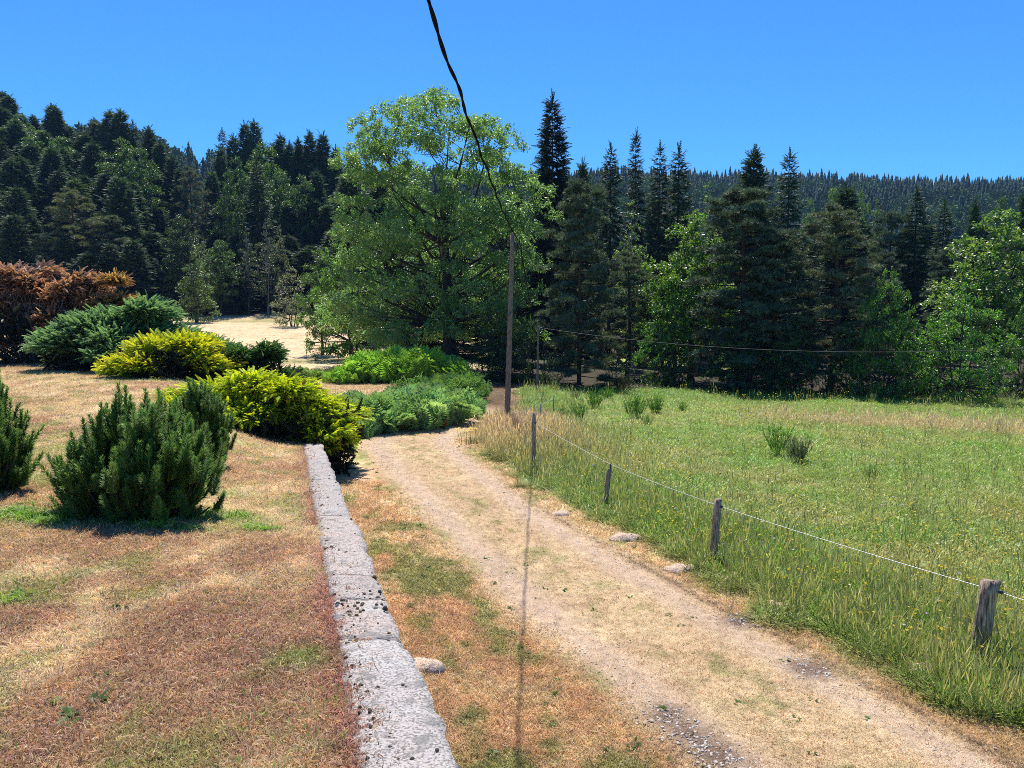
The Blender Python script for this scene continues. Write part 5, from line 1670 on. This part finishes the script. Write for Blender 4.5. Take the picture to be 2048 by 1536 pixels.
def line(name, A, B, sag, r_, mat, label, cat, n=40):
    tt = np.linspace(0, 1, n); A = np.asarray(A, float); B = np.asarray(B, float)
    P = A[None] * (1 - tt[:, None]) + B[None] * tt[:, None]; P[:, 2] -= sag * 4 * tt * (1 - tt)
    mb = MB(); mb.tube(P, np.full(n, r_), 6, (1, 1, 1)); return obj(name, mb.mesh(name, mat, True), label=label, cat=cat)


line('power_line', top + [0.02, 0, -.1], p2 + ax2 + [.0, 0, -.15], .55, .018, M_cable, "slack dark cable dropping from the wooden pole to the thin far pole", "cable")
eR = at(2500, 660, 33.0)
a2 = p2 + ax2 + [.3, 0, -.1]
line('power_line', a2, eR, 1.15, .012, plain_mat("grey_cable", (.10, .09, .085), .6), "long thin cable sagging across the dark trees above the meadow", "cable", 60)


def post_mesh(h, r0, seed, lean, depth=.45):
    r = np.random.default_rng(seed); mb = MB(); n = 9; sides = 9
    tt = np.linspace(0, 1, n)
    th = np.linspace(0, 6.283, sides, endpoint=False)
    rs = r0 * r.uniform(.78, 1.18, sides)
    V = []
    for i, q in enumerate(tt):
        z = -depth + (h + depth) * q
        kx = lean[0] * max(z, 0); ky = lean[1] * max(z, 0)
        for j in range(sides):
            rr = rs[j] * (1 + r.normal(0, .05)) * (1.02 - .06 * q)
            V.append((kx + rr * math.cos(th[j]), ky + rr * math.sin(th[j]) * .85, z + (r.uniform(-.03, .02) if i == n - 1 else 0)))
    T = []
    for i in range(n - 1):
        for j in range(sides):
            a = i * sides + j; b = i * sides + (j + 1) % sides; T += [(a, b, b + sides), (a, b + sides, a + sides)]
    V.append((lean[0] * h, lean[1] * h, h)); e = len(V) - 1
    for j in range(sides): T.append(((n - 1) * sides + j, (n - 1) * sides + (j + 1) % sides, e))
    mb.add(V, T, (1, 1, 1)); return mb


FP = [(1955, 1312, 9.75, 1160, .115, (.10, .0), "nearest grey split fence post, thick and lichened", 0), (1426, 1105, 13.95, 998, .066, (.06, 0), "second weathered fence post, leaning slightly right", 1),
      (1210, 998, 17.9, 936, .058, (.10, 0), "short fence post with a black insulator on its top", 2), (1067, 905, 21.8, 826, .062, (.0, 0), "dark fence post nearest the wooden pole", 3)]
tops = []
for (px, py, d, pyt, r0, lean, lab, i) in FP:
    b = at(px, py, d); z = float(base_h(b[0], b[1])); tz = at(px, pyt, d)[2]; h = tz - z
    p = obj('fence_post', None, label=lab, cat='fence post', group='fence posts along the drive', loc=(b[0], b[1], z))
    obj('stake', post_mesh(h, r0, 40 + i, lean).mesh('stake', M_post), p).color = (1, 1, 1, 1)
    mb = MB(); q = np.array([lean[0] * h, -r0 * .2, h + .0])
    if i == 2:
        mb.tube([q + [0.02, 0, -.02], q + [.03, 0, .10]], [.018, .03], 6, (1, 1, 1), True); wz = .09; off = np.array([.03, 0, .09])
    else:
        dz_ = [-.13, -.13, 0, -.28][i]
        off = np.array([r0 * (.6 if i != 3 else .9), -r0 * .6, dz_])
        mb.tube([q + off + [-.02, .0, 0], q + off + [.03, -.02, 0]], [.016, .022], 6, (1, 1, 1), True)
    obj('insulator', mb.mesh('insulator', M_porc), p)
    tops.append(np.array([b[0], b[1], z]) + q + off)
GS = []
for (px, py, d, pyt, lab) in [(1081, 838, 27.5, 806, "left one of two thin grey stakes beyond the wooden pole"), (1107, 812, 31, 790, "right one of two thin grey stakes beyond the wooden pole")]:
    b = at(px, py, d); z = float(base_h(b[0], b[1])); h = max(at(px, pyt, d)[2] - z, .7)
    mb = MB(); mb.tube([(0, 0, -.3), (0, 0, h * .5), (.01, 0, h)], [.03, .03, .028], 6, (1, 1, 1), True)
    obj('fence_stake', mb.mesh('stake', plain_mat("grey_stake", (.30, .29, .28), .8)), label=lab, cat='fence stake', group='thin stakes beyond the pole', loc=(b[0], b[1], z))
    GS.append(np.array([b[0], b[1], z + h - .04]))
# the wire: one thing, straight between its supports
mb = MB()
ends = [at(2330, 1330, 7.0) * 1.0] + tops
e0 = tops[0] + (tops[0] - tops[1]) * .9; e0[2] = tops[0][2] - .05
pe = np.array([pb[0] + .11, pb[1] - .05, float(base_h(pb[0], pb[1])) + .55])
chain = [e0] + tops + [pe]
P = []
for i in range(len(chain) - 1):
    for q in np.linspace(0, 1, 10, endpoint=False):
        w = chain[i] * (1 - q) + chain[i + 1] * q; w = w - np.array([0, 0, .10 * q * (1 - q)]); P.append(w)
P.append(chain[-1])
mb.tube(np.array(P), np.full(len(P), .0046), 5, (1, 1, 1))
obj('fence_wire', mb.mesh('wire', M_wire, True), label="pale electric fence wire strung from post to post along the drive", cat='wire')
line('fence_wire', pe, GS[0], .06, .005, M_wire, "short slack wire from the wooden pole to the left grey stake", "wire", 12)
line('fence_wire', GS[0], GS[1], .08, .005, M_wire, "short wire hanging between the two grey stakes", "wire", 12)

# ------------------------------------------------------------------ stones by the drive, small hut under the trees
RK = [(1122, 1030, .22, "pale stone half sunk in the grass bank, farthest along the drive"), (1250, 1078, .26, "pale stone beside the broad leaved weeds at the drive edge"), (1362, 1140, .24, "rough stone below the second fence post"),
      (1560, 1215, .22, "tan stone lying in the grass between second and nearest post"), (1850, 1345, .22, "stone at the foot of the nearest post, half under grass"), (845, 1335, .20, "flat stone against the granite wall"), (368, 1478, .035, "small white pebble lying on the near lawn"),
      (1905, 1350, .15, "smaller stone right of it near the nearest post")]
for i, (px, py, r_, lab) in enumerate(RK):
    g = hit(px, py)
    o = obj('stone', blob(r_, 30 + i, 3, (1.2, .9, .55), .3, M_rock), label=lab, cat='stone', loc=(g[0], g[1], g[2] - r_ * .12))
    o.color = (1.25, 1.15, 1.05, 1) if 'white' not in lab else (1.7, 1.9, 2.1, 1)
    for p in o.data.polygons: p.use_smooth = True

hb = at(1402, 732, 60); hz0 = float(H(hb[0], hb[1]))
hut = obj('hut', None, label="small ochre walled hut in the shade under the trees", cat='hut', loc=(hb[0], hb[1], hz0))


def boxm(c, s, name, mat, parent):
    mb = MB(); c = np.array(c, float); s = np.array(s, float) / 2
    V = [c + s * np.array([a, b, d]) for a in (-1, 1) for b in (-1, 1) for d in (-1, 1)]
    mb.add(V, [(0, 1, 3), (0, 3, 2), (4, 6, 7), (4, 7, 5), (0, 4, 5), (0, 5, 1), (2, 3, 7), (2, 7, 6), (0, 2, 6), (0, 6, 4), (1, 5, 7), (1, 7, 3)], (1, 1, 1))
    return obj(name, mb.mesh(name, mat), parent)


boxm((0, 0, .9), (1.6, 1.6, 1.9), 'wall', M_plaster, hut)
boxm((0, 0, 1.92), (2.0, 2.0, .12), 'roof', M_roof, hut)
# rail fence at the lit clearing
fr = obj('rail_fence', None, label="dark rail fence in front of the sunlit clearing under the trees", cat='fence', loc=tuple(at(1250, 722, 66)))
fr.location.z = float(H(fr.location.x, fr.location.y))
for i in range(6):
    mb = MB(); mb.tube([(-2.6 + i * 1.04, 0, -.2), (-2.6 + i * 1.04, 0, .85)], [.05, .045], 6, (1, 1, 1), True); obj('post', mb.mesh('post', M_pole), fr)
mb = MB(); mb.tube([(-2.7, -.06, .68), (0, -.06, .66), (2.7, -.06, .64)], [.045, .045, .045], 6, (1, 1, 1), True); obj('rail', mb.mesh('rail', M_pole), fr)

# ------------------------------------------------------------------ thin summer haze in the air: one closed box round everything
mb = MB()
bx0, bx1, by0, by1 = -1160.0, 1160.0, -120.0, 1560.0
bz0 = float(base_h(GX, GY).min()) - 1.5; bz1 = float(base_h(GX, GY).max()) + 32
V = [(a, b, c) for a in (bx0, bx1) for b in (by0, by1) for c in (bz0, bz1)]
mb.add(V, [(0, 1, 3), (0, 3, 2), (4, 6, 7), (4, 7, 5), (0, 4, 5), (0, 5, 1), (2, 3, 7), (2, 7, 6), (0, 2, 6), (0, 6, 4), (1, 5, 7), (1, 7, 3)], (1, 1, 1))
hm = bpy.data.materials.new("haze_air"); hm.use_nodes = True
ht = hm.node_tree; ht.nodes.clear()
pv = ht.nodes.new("ShaderNodeVolumePrincipled"); pv.inputs['Color'].default_value = (.32, .58, 1.0, 1); pv.inputs['Density'].default_value = .00011
ho = ht.nodes.new("ShaderNodeOutputMaterial"); ht.links.new(pv.outputs[0], ho.inputs['Volume'])
obj('haze', mb.mesh('haze', hm), kind='stuff', label="thin blue summer haze in front of the far ridges")
